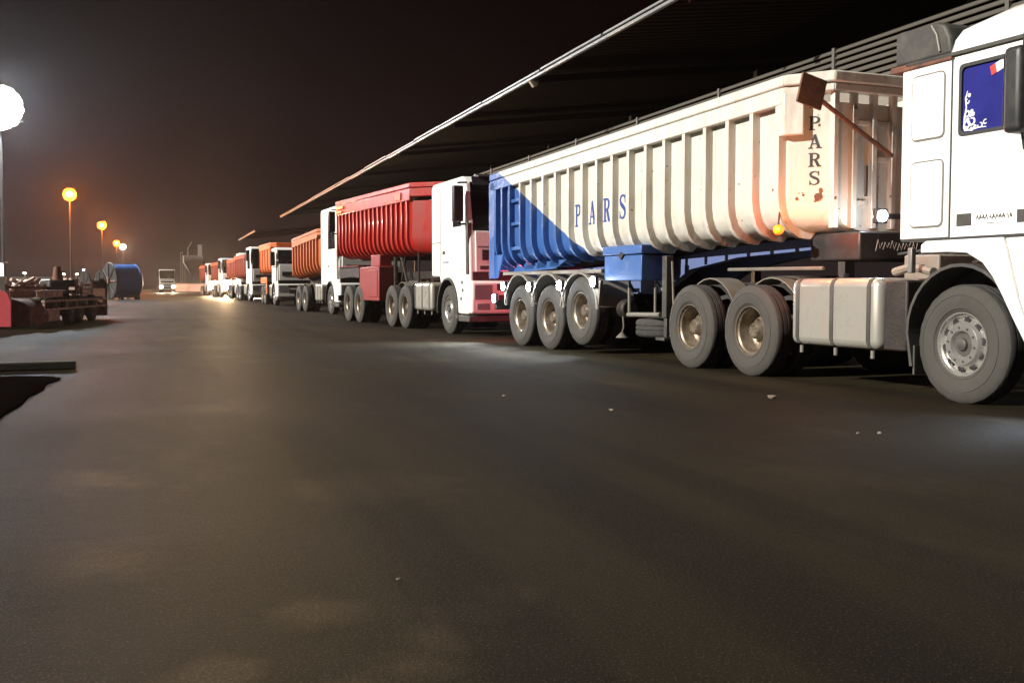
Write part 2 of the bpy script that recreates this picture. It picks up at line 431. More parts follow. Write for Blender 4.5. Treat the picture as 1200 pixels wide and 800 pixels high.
def wheel_meshes(n):
    key = 'w%d' % n
    if key in ME: return ME[key]
    b = MB(); b.lathe_x(TYRE, n, mod=seg_mod if n > 60 else None); side = b.mesh('tyre')
    side.materials.append(M['tyre'])
    b2 = MB(); b2.lathe_x(TREAD, n, mod=(lambda k, i: -0.004 if (i // 2) % 2 and (k < 1 or k > 10) else 0.0) if n > 60 else None); tread = b2.mesh('tread')
    tread.materials.append(M['tyre_dark'])
    b3 = MB(); b3.lathe_x(RIM_DEEP, min(n, 48)); deep = b3.mesh('rim')
    deep.materials.append(M['rim'])
    b4 = MB(); b4.lathe_x(RIM_FRONT, min(n, 48)); fr = b4.mesh('rim')
    fr.materials.append(M['chrome'])
    b5 = MB(); b5.lathe_x(HUB, 20); hub = b5.mesh('hub'); hub.materials.append(M['rim'])
    b6 = MB()
    for i in range(10):
        a = 2 * PI * (i + 0.5) / 10
        y, z = 0.158 * math.cos(a), 0.158 * math.sin(a)
        b6.cyl((0.232, y, z), (0.195, y, z), 0.018, 0.014, 6)
    for i in range(8):
        a = 2 * PI * i / 8
        b6.cyl((0.10, 0.07 * math.cos(a), 0.07 * math.sin(a)), (0.068, 0.07 * math.cos(a), 0.07 * math.sin(a)), 0.012, 0.012, 6)
    nuts = b6.mesh('wheel_nut'); nuts.materials.append(M['rim'])
    b7 = MB()
    b7.lathe_x([(0.108, 0.062), (0.104, 0.050), (0.060, 0.046), (0.055, 0.022), (0.045, 0.016), (0.0, 0.016)], 20)
    cap = b7.mesh('hub_cap'); cap.materials.append(M['black_dust'])
    nb = MB(); nb.cyl((0.022, 0, 0), (-0.006, 0, 0), 0.018, 0.013, 6)
    nut = nb.mesh('wheel_nut'); nut.materials.append(M['black_dust'])
    hb = MB(); hb.cyl((0.0, 0, 0), (-0.006, 0, 0), 0.034, 0.034, 14)
    hole = hb.mesh('hand_hole'); hole.materials.append(M['black'])
    ME[key] = dict(side=side, tread=tread, deep=deep, front=fr, hub=hub, nuts=nuts, cap=cap, nut=nut, hole=hole)
    return ME[key]

def wheel(root, w, s, off, kind='deep', n=48, dual=True, lift=0.0, flip=False, label=None, marked=False):
    """wheel > tyre, tread, rim ... ; outer face at w"""
    m = wheel_meshes(n)
    o = bpy.data.objects.new('wheel', m['tread']); COL.objects.link(o)
    o.parent = root; o.location = (w, s - off, TR - 0.012 + lift)
    o.rotation_euler = (random.uniform(0, 6.28), 0, PI if flip else 0)
    if label: o['label'] = label
    link('tyre', m['side'], None, o)
    if kind == 'deep':
        link('rim', m['deep'], None, o)
        if n >= 48:
            link('hub', m['hub'], None, o)
            q = link('wheel_nut', m['nuts'], None, o); q['kind'] = 'stuff'
    else:
        link('rim', m['front'], None, o)
        link('hub', m['cap'], None, o)
        if n > 60:
            for i in range(10):
                a = 2 * PI * i / 10
                link('wheel_nut', m['nut'], None, o, loc=(0.021, 0.157 * math.cos(a), 0.157 * math.sin(a)))
                a += PI / 10
                h = link('hand_hole', m['hole'], None, o, loc=(0.060, 0.221 * math.cos(a), 0.221 * math.sin(a)))
                h.rotation_euler = (a, 0, 0)
    if dual:
        t2 = link('inner_tyre', m['tread'], None, o, loc=(0.33, 0, 0))
    return o

# ================================================================== lettering built as thin raised paint
def stroke(b, path, widths, d):
    """flat stroke along 2-D path (u, v), raised by d; b collects (u, v, height)"""
    n = len(path); Lf = []; Rt = []
    for i in range(n):
        p0 = path[max(i-1, 0)]; p1 = path[min(i+1, n-1)]
        dx, dy = p1[0]-p0[0], p1[1]-p0[1]; l = math.hypot(dx, dy) or 1
        w = widths[i] if isinstance(widths, (list, tuple)) else widths
        Lf.append((path[i][0] - dy/l*w/2, path[i][1] + dx/l*w/2)); Rt.append((path[i][0] + dy/l*w/2, path[i][1] - dx/l*w/2))
    vs = [(*p, d) for p in Lf] + [(*p, d) for p in Rt] + [(*p, 0) for p in Lf] + [(*p, 0) for p in Rt]
    fs = []
    for i in range(n-1):
        fs += [(i, i+1, n+i+1, n+i), (i, 2*n+i, 2*n+i+1, i+1), (n+i, n+i+1, 3*n+i+1, 3*n+i)]
    fs += [(0, n, 3*n, 2*n), (n-1, 3*n-1, 4*n-1, 2*n-1)]
    b.add(vs, fs)

def letter(ch):
    """slab-serif capital in a unit box"""
    b = MB(); d = [0.003]
    def st(path, w): stroke(b, path, w, d[0]); d[0] += 0.0006
    bowl = [(0.25, 0.955), (0.5, 0.955), (0.66, 0.91), (0.74, 0.83), (0.75, 0.74), (0.73, 0.64), (0.64, 0.555), (0.5, 0.51), (0.25, 0.51)]
    bw = [0.07, 0.08, 0.12, 0.17, 0.19, 0.17, 0.12, 0.08, 0.07]
    if ch in 'PR':
        st([(0.25, 0.0), (0.25, 1.0)], 0.20)
        st([(0.05, 0.035), (0.48, 0.035)], 0.07)
        st([(0.05, 0.965), (0.3, 0.965)], 0.07)
        st(bowl, bw)
        if ch == 'R':
            st([(0.5, 0.5), (0.62, 0.36), (0.72, 0.14), (0.80, 0.03)], [0.14, 0.2, 0.2, 0.2])
            st([(0.68, 0.03), (0.98, 0.03)], 0.06)
    elif ch == 'A':
        st([(0.18, 0.03), (0.48, 0.99)], 0.09)
        st([(0.46, 0.99), (0.80, 0.03)], 0.21)
        st([(0.27, 0.33), (0.66, 0.33)], 0.07)
        st([(0.02, 0.035), (0.36, 0.035)], 0.07)
        st([(0.60, 0.035), (0.99, 0.035)], 0.07)
    elif ch == 'S':
        st([(0.80, 0.76), (0.74, 0.90), (0.60, 0.96), (0.45, 0.965), (0.28, 0.91), (0.20, 0.79), (0.25, 0.66), (0.42, 0.56), (0.60, 0.48), (0.77, 0.37),
            (0.80, 0.23), (0.72, 0.10), (0.55, 0.035), (0.38, 0.04), (0.24, 0.11), (0.17, 0.26)],
           [0.05, 0.09, 0.08, 0.08, 0.13, 0.18, 0.19, 0.2, 0.2, 0.19, 0.18, 0.13, 0.08, 0.08, 0.09, 0.05])
        st([(0.80, 0.66), (0.80, 0.99)], 0.06)
        st([(0.17, 0.01), (0.17, 0.34)], 0.06)
    return b

def place2d(b, fn):
    """map (u, v, h) of a 2-D builder into 3-D"""
    q = MB(); q.v = [fn(*p) for p in b.v]; q.f = list(b.f); return q

# ================================================================== tractor units
def mirror(root, off, w, s, z0, z1, m='black', wide=0.24):
    b = MB(); b.box(w, w + wide, s, s + 0.14, z0, z1)
    o = b.build('wing_mirror', M[m], root, off, bevel=0.035)
    g = MB(); g.box(w + 0.02, w + wide - 0.02, s + 0.141, s + 0.146, z0 + 0.05, z1 - 0.05)
    g.build('mirror_glass', M['headoff'], o, off, bevel=0.01)
    return o

def chassis(root, off, rear, front, lights=False, paint='frame'):
    b = MB()
    for w0, w1 in ((0.80, 0.88), (1.62, 1.70)):
        b.box(w0, w1, front + 0.3, rear, 0.80, 1.08)
        b.box(w0 - 0.03, w1 + 0.03, front + 0.3, rear, 1.08, 1.095)
    for s in (0.9, 2.3, rear - 0.1):
        b.box(0.88, 1.62, s, s + 0.12, 0.82, 1.05)
    b.build('chassis_frame', M[paint], root, off)

def axle(root, off, s, w0=0.3, w1=2.2):
    b = MB(); b.cyl((w0, s, 0.54), (w1, s, 0.54), 0.075, n=10)
    b.cyl((1.05, s, 0.54), (1.45, s, 0.54), 0.21, n=12)
    b.build('axle', M['frame'], root, off)

def fuel_tank(root, off, s0, s1, z0, z1, m='alu', straps=3, bevel=0.09):
    b = MB(); b.box(0.04, 0.66, s0, s1, z0, z1)
    t = b.build('fuel_tank', M[m], root, off, bevel=bevel, seg=4)
    for k in range(straps):
        s = s0 + (s1 - s0) * (0.10 + 0.80 * k / max(straps - 1, 1))
        c = MB()
        r = 0.09
        outer = [(0.35, z1 + 0.008), (0.04 + r, z1 + 0.008), (0.062, z1 - 0.018), (0.032, z1 - r), (0.032, z0 + r), (0.062, z0 + 0.018), (0.04 + r, z0 - 0.008), (0.35, z0 - 0.008)]
        inner = [(0.35, z1 - 0.02), (0.05 + r, z1 - 0.02), (0.085, z1 - 0.04), (0.06, z1 - r), (0.06, z0 + r), (0.085, z0 + 0.04), (0.05 + r, z0 + 0.02), (0.35, z0 + 0.02)]
        c.ring(outer, inner, 'y', s - 0.028, s + 0.028)
        c.build('tank_strap', M['black_dust'], t, off)
        d = MB(); d.cyl((0.12, s + 0.02, z0 - 0.01), (0.12, s + 0.02, z0 - 0.09), 0.022, n=8)
        d.build('strap_bolt', M['grey'], t, off)
    c = MB(); c.cyl((0.22, s0 + (s1-s0)*0.52, z1 - 0.01), (0.22, s0 + (s1-s0)*0.52, z1 + 0.05), 0.05, n=12)
    c.build('filler_cap', M['black'], t, off)
    return t

def rear_end(root, off, drives, n, far=True, guards=True):
    for s in drives:
        wheel(root, 0.0, s, off, 'deep', n)
        if far: wheel(root, 2.5, s, off, 'deep', 24, flip=True)
        axle(root, off, s)
    if guards:
        for s in drives:
            g = MB()
            o_ = arc(s, 0.55, 0.63, 22, 158, 10); i_ = arc(s, 0.55, 0.615, 158, 22, 10)
            g.prism(o_ + i_, 'x', 0.33, 0.66)
            g.build('mudguard', M['grey'], root, off)
    b = MB(); b.cyl((1.25, sum(drives)/len(drives) - 0.1, 1.10), (1.25, sum(drives)/len(drives) - 0.1, 1.2), 0.46, n=24)
    b.box(0.9, 1.6, drives[0] - 0.2, drives[-1] + 0.1, 1.095, 1.12)
    b.build('fifth_wheel', M['frame'], root, off)

def cab_shell_profile(p):
    f, r, zt, zb = p['front'], p['rear'], p['top'], p['zb']
    pts = [(r, zb), (r, zt - 0.10), (r - 0.10, zt)]
    if p.get('fairing'):
        pts += [(f + 1.35, zt), (f + 0.95, zt + p['fairing'] * 0.0)]
    pts += [(f + 0.50, zt + 0.02), (f + 0.28, zt - 0.10), (f + 0.10, 2.45), (f + 0.02, 1.95), (f, 1.4), (f, 0.72), (f + 0.07, 0.46), (-0.70, 0.46)]
    pts += [q for q in arc(0, 0.55, 0.69, 178, 48, 12)]
    pts += [(0.56, zb)]
    return pts

def modern_cab(root, off, p, det=2):
    """cab-over cab: near side at w 0, far side at w 2.5, front towards -s"""
    f, r, zt, zb = p['front'], p['rear'], p['top'], p['zb']
    body = M[p.get('body', 'white')]
    b = MB(); b.prism(cab_shell_profile(p), 'x', 0.018, 2.482)
    cab = b.build('cab', body, root, off, bevel=0.055, seg=3)
    # wheel well lining
    b = MB(); b.prism(arc(0, 0.55, 0.70, 0, 180, 12), 'x', 0.36, 0.42)
    o_ = arc(0, 0.55, 0.70, -8, 178, 14); i_ = arc(0, 0.55, 0.665, 178, -8, 14)
    b.prism(o_ + i_, 'x', 0.0, 0.40)
    b.build('wheel_arch', M['black_dust'], root, off)
    # door (a ring round the window, and a lower panel)
    d0, d1 = f + 0.26, p.get('door', 0.30)
    wt = zt - 0.28; wb = p.get('winb', 2.30)
    dr = MB()
    outer = [(d0 + 0.05, wb - 0.15), (d1, wb - 0.15), (d1, zt - 0.16), (d0 + 0.18, zt - 0.16)]
    w1 = p.get('win1', d1 - 0.09)
    inner = [(d0 + 0.18, wb), (w1, wb), (w1, wt), (d0 + 0.28, wt)]
    dr.ring(outer, inner, 'x', 0.0, 0.03)
    dr.prism([(d0 + 0.02, 1.42), (d1, 1.42), (d1, wb - 0.15), (d0 + 0.05, wb - 0.15)], 'x', 0.0, 0.03)
    door = dr.build('door', body, root, off)
    g = MB(); g.prism([(d0 + 0.18, wb), (w1, wb), (w1, wt), (d0 + 0.28, wt)], 'x', 0.010, 0.0172)
    g.build('door_window', M['glass'], door, off)
    s_ = MB()
    s_.box(0.012, 0.0185, d1 + 0.001, d1 + 0.014, 1.42, zt - 0.16)
    s_.build('door_seal', M['seal'], root, off)
    h = MB(); h.box(-0.012, 0.0, d1 - 0.2, d1 - 0.05, 1.78, 1.86)
    h.build('door_handle', M['black'], door, off, bevel=0.004)
    # front: windscreen, corner deflectors, grille, bumper
    fr = [(f + 0.26, zt - 0.16), (f + 0.10, 2.45)]
    ws = MB(); ws.strip_w([(f + 0.285, zt - 0.12), (f + 0.095, 2.42), (f + 0.062, 2.25)], 0.02, 0.13, 2.37)
    ws.build('windscreen', M['glass'], root, off)
    if det > 1:
        for w in (0.5, 1.4):
            wp = MB(); wp.tube([(w, f + 0.045, 2.27), (w + 0.25, f + 0.055, 2.45), (w + 0.75, f + 0.06, 2.48)], 0.015)
            wp.build('wiper', M['black'], root, off)
        c = MB(); c.prism([(f + 0.02, 1.32), (f + 0.16, 1.32), (f + 0.18, 2.42), (f + 0.06, 2.42)], 'x', -0.008, 0.10)
        c.build('corner_deflector', M['black_dust'], root, off, bevel=0.02)
    gp = M[p.get('face', 'white')]
    b = MB(); b.strip_w([(f + 0.045, 2.24), (f + 0.012, 1.95), (f - 0.005, 1.38)], 0.035, 0.16, 2.34)
    gr = b.build('grille_panel', gp, root, off, bevel=0.012)
    for z0, z1 in ((1.62, 1.84),):
        b = MB(); b.box(0.30, 2.2, f - 0.052, f - 0.036, z0, z1)
        gg = b.build('grille', M['black'], gr, off)
        if det > 1:
            b = MB()
            for z in (z0 + 0.06, z0 + 0.13): b.box(0.32, 2.18, f - 0.062, f - 0.053, z, z + 0.025)
            b.build('grille_bar', M['black_dust'], root, off)
    if p.get('emblem'):
        b = MB()
        stroke(b, [(0.0, 0.22), (0.0, 0.02), (0.12, 0.0)], 0.035, 0.004); stroke(b, [(0.20, 0.02), (0.20, 0.2)], 0.03, 0.005); stroke(b, [(-0.14, 0.06), (-0.07, 0.1)], 0.025, 0.006)
        place2d(b, lambda u, v, h: (0.72 + u, f - 0.034 - h, 1.98 + v + 0.0)).build('emblem', M['darkink'], gr, off, smooth=0)
        b = MB(); b.box(0.25, 0.62, f - 0.06, f - 0.02, 1.42, 1.50); b.box(0.20, 2.3, f - 0.055, f - 0.045, 1.885, 1.905)
        b.build('trim', M['black_dust'], gr, off)
        for s_m, z_m in ((-0.98, 1.15), (-1.02, 0.98), (-0.92, 0.80)):
            b = MB(); b.box(0.008, 0.03, s_m - 0.05, s_m + 0.05, z_m - 0.035, z_m + 0.035)
            b.build('side_marker', M['black_dust'], root, off, bevel=0.008)
        b = MB()
        for k in range(7):
            stroke(b, [(0.06 * k, 0.0), (0.06 * k + 0.03, 0.05), (0.06 * k + 0.05, 0.005)], 0.012, 0.002 + 0.0003 * k)
        place2d(b, lambda u, v, h: (-0.0005 - h, 0.25 - u, 1.58 + v)).build('worn_lettering', M['ink'], door, off, smooth=0)
        b = MB(); b.box(0.012, 0.0175, 0.45, 0.465, 1.30, zt - 0.2); b.box(0.012, 0.0175, 0.47, r - 0.06, 2.05, 2.065)
        b.build('panel_seam', M['seal'], root, off)
        b = MB(); b.box(0.35, 2.15, f + 0.02, f + 0.09, 2.19, 2.235); b.prism([(f + 0.02, zt - 0.02), (f + 0.30, zt + 0.06), (f + 0.34, zt + 0.02), (f + 0.20, zt - 0.10)], 'x', 0.25, 2.25)
        b.build('scuttle', M['black'], root, off)
        for w in (0.16, 2.04):
            b = MB(); b.box(w, w + 0.3, f - 0.10, f - 0.088, 0.56, 0.70)
            b.build('fog_lamp', M['headoff'], root, off, bevel=0.01)
    b = MB(); b.box(0.03, 2.47, f - 0.09, f + 0.12, 0.48, 1.18)
    bp = b.build('bumper', body, root, off, bevel=0.06, seg=3)
    b = MB(); b.box(0.62, 1.88, f - 0.096, f - 0.088, 0.98, 1.12); b.box(0.66, 1.84, f - 0.096, f - 0.088, 0.68, 0.88)
    b.build('bumper_grille', M['black'], bp, off)
    b = MB(); b.box(0.10, 2.4, f - 0.02, f + 0.08, 1.19, 1.37)
    b.build('bumper_gap', M['black'], root, off)
    for w in (0.10, 1.98):
        b = MB(); b.box(w, w + 0.42, f - 0.105, f - 0.08, 0.78, 1.10)
        b.build('headlight', M[p.get('lens', 'headoff')], root, off, bevel=0.03)
    if det > 1:
        b = MB(); b.box(0.98, 1.5, f - 0.112, f - 0.098, 0.53, 0.65)
        b.build('number_plate', M['yellow'], bp, off)
    b = MB(); b.box(0.02, 0.5, -0.66, -0.52, 0.34, 0.44); b.box(0.02, 2.48, f + 0.02, -0.72, 0.30, 0.44)
    b.build('step', M['black_dust'], root, off, bevel=0.02)
    mirror(root, off, -0.30, f + 0.10, zt - 0.98, zt - 0.22)
    if det > 1:
        b = MB()
        for z in (zt - 0.16, zt - 1.04): b.tube([(0.05, f + 0.24, z + 0.02), (-0.18, f + 0.17, z)], 0.022)
        b.build('mirror_arm', M['black'], root, off)
        mirror(root, off, 2.56, f + 0.10, zt - 0.98, zt - 0.22)
    if p.get('visor'):
        b = MB(); b.strip_w([(f + 0.10, zt - 0.02), (f + 0.02, zt - 0.20)], 0.02, 0.10, 2.4)
        b.build('sun_visor', M['black'], root, off)
    if p.get('deflector'):
        b = MB(); b.prism([(r - 0.05, zt + 0.02), (r - 0.05, zt + p['deflector']), (r - 0.3, zt + p['deflector'] + 0.03), (f + 0.95, zt + 0.12), (f + 0.75, zt + 0.035)], 'x', 0.15, 2.35)
        b.build('roof_fairing', body, root, off, bevel=0.06)
    # dark undertray behind the wheel arch
    b = MB(); b.box(0.25, 2.25, f + 0.2, r - 0.05, 0.80, zb + 0.02 if zb < 1.0 else 1.0)
    b.build('engine_undertray', M['frame'], root, off)

TILT = 0.0266
def trailer_profile(w_out, depth=0.10, ztop=3.12, zbot=1.60):
    """near-side half of the outer skin, top to bottom, as (w, z)"""
    h = zbot
    return [(w_out, ztop), (w_out, h + 0.42), (w_out + 0.016, h + 0.28), (w_out + 0.06, h + 0.16), (w_out + 0.14, h + 0.07), (w_out + 0.26, h + 0.018), (w_out + 0.42, h)]

def dump_body(root, off, paint, s0, s1, ztop, zrail, zbot, tilt, ribs, rib_w=0.085, depth=0.10, chamfer=0.36, shared=False, rear_plate=True, rail_mat=None, lip=True):
    T = lambda p: (p[0], p[1], p[2] - tilt * (p[1] - s0))
    m = paint
    pr = trailer_profile(depth, ztop=zrail, zbot=zbot)
    far = [(2.5 - w, z) for w, z in pr][::-1]
    outer = pr + far
    inner = [(w + (0.025 if w < 1.25 else -0.025), z + (0.025 if 0 < i < len(outer) - 1 else 0)) for i, (w, z) in enumerate(outer)]
    ringp = outer + inner[::-1]
    b = MB(T)
    sc = s0 + chamfer
    b.loft([[(w, s, z) for w, z in ringp] for s in (sc, s1)])
    body = b.build('dump_body', m, root, off)
    # front corner bays, joined to the bulkhead (each wall a sheet)
    ch = chamfer
    b = MB(T)
    inset = [(min(w + ch * 0.98, 1.2), z) for w, z in pr]
    b.loft([[(w, sc, z) for w, z in pr], [(w, s0, z) for w, z in inset]], closed=False)
    b.loft([[(w, sc + 0.03, z) for w, z in pr], [(w, s0 + 0.03, z) for w, z in inset]], closed=False)
    b.loft([[(2.5 - w, sc, z) for w, z in pr], [(2.5 - w, s0, z) for w, z in inset]], closed=False)
    poly = inset + [(2.5 - w, z) for w, z in inset][::-1]
    b.prism([(w, z) for w, z in poly], 'y', s0, s0 + 0.03)
    b.build('bulkhead', m, root, off)
    # rails round the top
    b = MB(T)
    zr1 = ztop
    b.box(0.0, 0.13, sc - 0.02, s1, zrail, zr1 - 0.13)
    b.box(2.37, 2.5, sc - 0.02, s1, zrail, zr1 - 0.13)
    b.prism([(0.0, sc - 0.02), (ch + 0.02, s0 - 0.10), (ch + 0.16, s0 + 0.02), (0.13, sc + 0.02)], 'z', zrail + 0.10, zr1 - 0.13)
    b.box(ch + 0.02, 2.5 - ch, s0 - 0.10, s0 + 0.02, zrail + 0.10, zr1 - 0.13)
    b.build('top_rail', m if rail_mat is None else rail_mat, root, off, bevel=0.015)
    b = MB(T)
    b.box(-0.015, 0.15, sc - 0.06, s1 + 0.01, zr1 - 0.125, zr1)
    b.box(2.35, 2.515, sc - 0.06, s1 + 0.01, zr1 - 0.125, zr1)
    b.prism([(-0.015, sc - 0.065), (ch, s0 - 0.13), (2.5 - ch, s0 - 0.13), (2.515, sc - 0.065), (2.35, sc), (2.5 - ch - 0.1, s0 + 0.03), (ch + 0.1, s0 + 0.03), (0.15, sc)], 'z', zr1 - 0.125, zr1)
    b.build('rim_tube', m if rail_mat is None else rail_mat, root, off, bevel=0.02)
    # ribs
    ro = [(w - depth + 0.004 if i < 3 else w - depth * (0.85 if i < 5 else 0.6), z - (0.0 if i < 3 else depth * (0.45 if i < 5 else 0.7))) for i, (w, z) in enumerate(pr)]
    for s in ribs:
        b = MB(T)
        hw = rib_w / 2
        b.loft([[(wi + 0.01, s - hw, zi), (wo, s - hw, zo), (wo, s + hw, zo), (wi + 0.01, s + hw, zi)] for (wi, zi), (wo, zo) in zip(pr, ro)])
        b.build('rib', m, root, off, bevel=0.008 if rib_w > 0.07 else 0, seg=1)
    # floor beams and sub-frame under the body
    b = MB(T)
    for w in (0.72, 1.62): b.box(w, w + 0.16, s0 + 0.2, s1 - 0.1, zbot - 0.10, zbot - 0.002)
    b.build('floor_beam', M['frame'], root, off)
    return T, pr, ro

# ------------------------------------------------------------------ truck placement
ANG = R(4.0)
def root_at(x0, a):
    """ground point at distance a back along the side line of a truck that passes x0 at y = 0"""
    return (x0 - math.sin(ANG) * a, math.cos(ANG) * a, 0.0)

GQ = 'tractor units waiting in the queue'
GD = 'dump trailers waiting in the queue'

# ================================================================== truck 1 : white tractor, nearest, cut by the right edge
def near_tractor():
    A0 = 7.9
    t = thing('tractor_unit', 'white tractor unit nearest the camera, with a white floral sticker on its blue door window', 'truck', root_at(7.478, A0), ANG, GQ)
    chassis(t, 0, 5.3, -1.3)
    F, Rr = -1.42, 0.76
    zt = 3.17
    W = M['white']
    # shell just inside the panels
    b = MB()
    b.prism([(Rr, 1.50), (Rr, zt), (F + 0.22, zt), (F + 0.06, 2.3), (F, 1.9), (F, 0.5), (-0.80, 0.5), (-0.74, 0.62), (-0.62, 0.82), (-0.50, 1.02), (-0.40, 1.17), (-0.28, 1.30), (-0.1, 1.39), (0.42, 1.395), (0.45, 1.50)], 'x', 0.03, 2.47)
    b.build('cab', M['white'], t, bevel=0.02)
    # roof cap, rounded, white
    b = MB()
    rings = []
    for w, dz in ((0.02, 0.0), (0.05, 0.12), (0.14, 0.23), (0.30, 0.31), (0.6, 0.35), (1.9, 0.35), (2.2, 0.31), (2.36, 0.23), (2.45, 0.12), (2.48, 0.0)):
        rings.append([(w, 0.16, zt + 0.03), (w, 0.14, zt + 0.03 + dz * 0.92), (w, -0.3, zt + 0.03 + dz * 1.1), (w, -0.8, zt + 0.03 + dz * 1.12), (w, F + 0.3, zt + 0.03 + dz * 0.8), (w, F + 0.2, zt + 0.03)])
    b.loft(rings)
    b.build('roof_cap', W, t, smooth=50)
    b = MB(); b.box(0.0, 0.03, F + 0.22, Rr - 0.05, zt - 0.002, zt + 0.028)
    b.build('rain_gutter', M['black_dust'], t)
    # dark roof box over the sleeper
    b = MB()
    pr_ = [(0.88, zt + 0.03), (0.88, 3.50), (0.82, 3.53), (0.34, 3.52), (0.25, 3.48), (0.18, 3.36), (0.16, zt + 0.03)]
    b.prism(pr_, 'x', 0.02, 2.48)
    q = b.build('roof_box', M['black_dust'], t, bevel=0.03, seg=3)
    b = MB(); b.box(0.0, 2.5, 0.14, 0.92, zt - 0.035, zt + 0.028)
    b.build('roof_shelf', M['rust'], t, bevel=0.01)
    b = MB(); b.tube([(0.012, 0.40, 3.50), (0.010, 0.33, 3.40), (0.010, 0.29, 3.24)], 0.012)
    b.build('trim_strip', M['grey'], q)
    # side panels, 30 mm proud, with gaps
    b = MB(); b.prism([(0.14, 1.52), (Rr - 0.006, 1.52), (Rr - 0.006, zt - 0.04), (0.14, zt - 0.04)], 'x', 0.004, 0.03)
    sp = b.build('side_panel', W, t, bevel=0.012)
    def bead(z0, z1, s0, s1, gap=False):
        c = MB()
        def rr(d): 
            r = 0.06
            P = []
            for cx, cz, a in ((s1 - r, z1 - r, 0), (s0 + r, z1 - r, 90), (s0 + r, z0 + r, 180), (s1 - r, z0 + r, 270)):
                P += [(cx + (r - d) * math.cos(R(a + k * 30)), cz + (r - d) * math.sin(R(a + k * 30))) for k in range(4)]
            return P
        c.ring(rr(0.0), rr(0.011), 'x', -0.003, 0.006)
        c.build('panel_groove', M['grey'], sp)
        c = MB(); c.prism(rr(0.014), 'x', -0.012, 0.004)
        c.build('panel_boss', W, sp, bevel=0.012, seg=3)
    bead(2.44, 3.06, 0.20, 0.62)
    bead(1.62, 2.25, 0.20, 0.62)
    b = MB(); b.box(0.006, 0.02, 0.118, 0.136, 1.52, zt - 0.02); b.box(0.006, 0.02, F + 0.4, Rr - 0.02, 1.498, 1.516)
    b.build('door_seal', M['seal'], t)
    # door
    d0, d1 = F + 0.22, 0.112
    wi = [(d0 + 0.20, 2.44), (0.02, 2.44), (0.02, 3.05), (d0 + 0.30, 3.05)]
    def rnd(P, r=0.05):
        out_ = []
        n = len(P)
        for i in range(n):
            a, c, e_ = Vector(P[i-1]), Vector(P[i]), Vector(P[(i+1) % n])
            u = (a - c).normalized(); v = (e_ - c).normalized()
            for k in range(4):
                tt = k / 3
                q0 = c + u * r * (1 - tt) ** 2 + v * r * tt ** 2
                out_.append((q0.x, q0.y))
        return out_
    outer = [(d0 + 0.06, 2.30), (d1, 2.30), (d1, zt - 0.04), (d0 + 0.20, zt - 0.04)]
    b = MB()
    b.ring(rnd(outer, 0.012), rnd(wi), 'x', 0.004, 0.032)
    b.prism([(d0, 1.52), (d1, 1.52), (d1, 2.30), (d0 + 0.06, 2.30)], 'x', 0.004, 0.032)
    door = b.build('door', W, t, smooth=30)
    b = MB(); b.prism(rnd(wi), 'x', 0.018, 0.026)
    win = b.build('door_window', M['blueglass'], door)
    b = MB()
    wo = [(p[0] + (0.018 if p[0] > -0.5 else -0.018), p[1] + (0.018 if p[1] > 2.7 else -0.018)) for p in wi]
    win_in = [(p[0] - (0.014 if p[0] > -0.5 else -0.014), p[1] - (0.014 if p[1] > 2.7 else -0.014)) for p in wi]
    b.ring(rnd(wo), rnd(win_in), 'x', -0.004, 0.017)
    b.build('window_seal', M['seal'], door)
    # floral sticker in the window corner and flag strip
    b = MB(); random.seed(11)
    d = 0.002
    def curl(u, v, r, a0, a1, w, k=9, grow=1.0):
        pts = [(u + r * grow ** i * math.cos(R(a0 + (a1 - a0) * i / k)), v + r * grow ** i * math.sin(R(a0 + (a1 - a0) * i / k))) for i in range(k + 1)]
        stroke(b, pts, [w * (0.5 + 0.5 * math.sin(PI * min(max(i / k, 0.12), 0.9))) for i in range(k + 1)], d + random.uniform(0, 0.0015))
    stroke(b, [(0.02, 0.04), (0.025, 0.14), (0.04, 0.22), (0.03, 0.30), (0.05, 0.36)], [0.016, 0.02, 0.012, 0.014, 0.006], d)
    curl(0.05, 0.08, 0.04, 200, 520, 0.018, grow=0.93); curl(0.10, 0.10, 0.045, 150, 480, 0.018, grow=0.93)
    curl(0.05, 0.17, 0.03, 250, 560, 0.016, grow=0.92); curl(0.055, 0.27, 0.022, 100, 400, 0.012, grow=0.94)
    curl(0.19, 0.055, 0.028, 180, 470, 0.012, grow=0.93); curl(0.24, 0.07, 0.022, 60, 330, 0.010, grow=0.95)
    for u, v in ((0.085, 0.15), (0.115, 0.155), (0.10, 0.18), (0.06, 0.115), (0.135, 0.045), (0.10, 0.03), (0.045, 0.045), (0.07, 0.32)):
        curl(u, v, 0.012, 0, 340, 0.016, k=6)
    stroke(b, [(0.02, 0.03), (0.10, 0.025), (0.17, 0.035), (0.25, 0.03)], [0.014, 0.014, 0.01, 0.006], d)
    place2d(b, lambda u, v, h: (0.0178 - h, 0.008 - u * 1.1, 2.445 + v * 1.05)).build('floral_sticker', M['decal'], win)
    b = MB()
    b.prism([(-0.30, 2.99), (-0.50, 3.06), (-0.52, 2.98), (-0.32, 2.91)], 'x', 0.0125, 0.0165)
    fs = b.build('flag_sticker', M['decal'], win)
    for s in (-0.30, -0.455):
        b = MB(); b.prism([(s, 2.99 - (s + 0.3) * 0.35), (s - 0.055, 3.01 - (s + 0.3) * 0.35), (s - 0.075, 2.93 - (s + 0.3) * 0.35), (s - 0.02, 2.91 - (s + 0.3) * 0.35)], 'x', 0.009, 0.0122)
        b.build('flag_stripe', M['decal_red'], fs)
    # handle recess, worn lettering and reflector along the door foot
    b = MB(); b.box(-0.004, 0.0035, -0.135, 0.035, 1.615, 1.725)
    b.build('door_handle', M['black_dust'], door, bevel=0.006)
    b = MB(); b.box(-0.004, 0.0035, -0.80, -0.635, 1.615, 1.725)
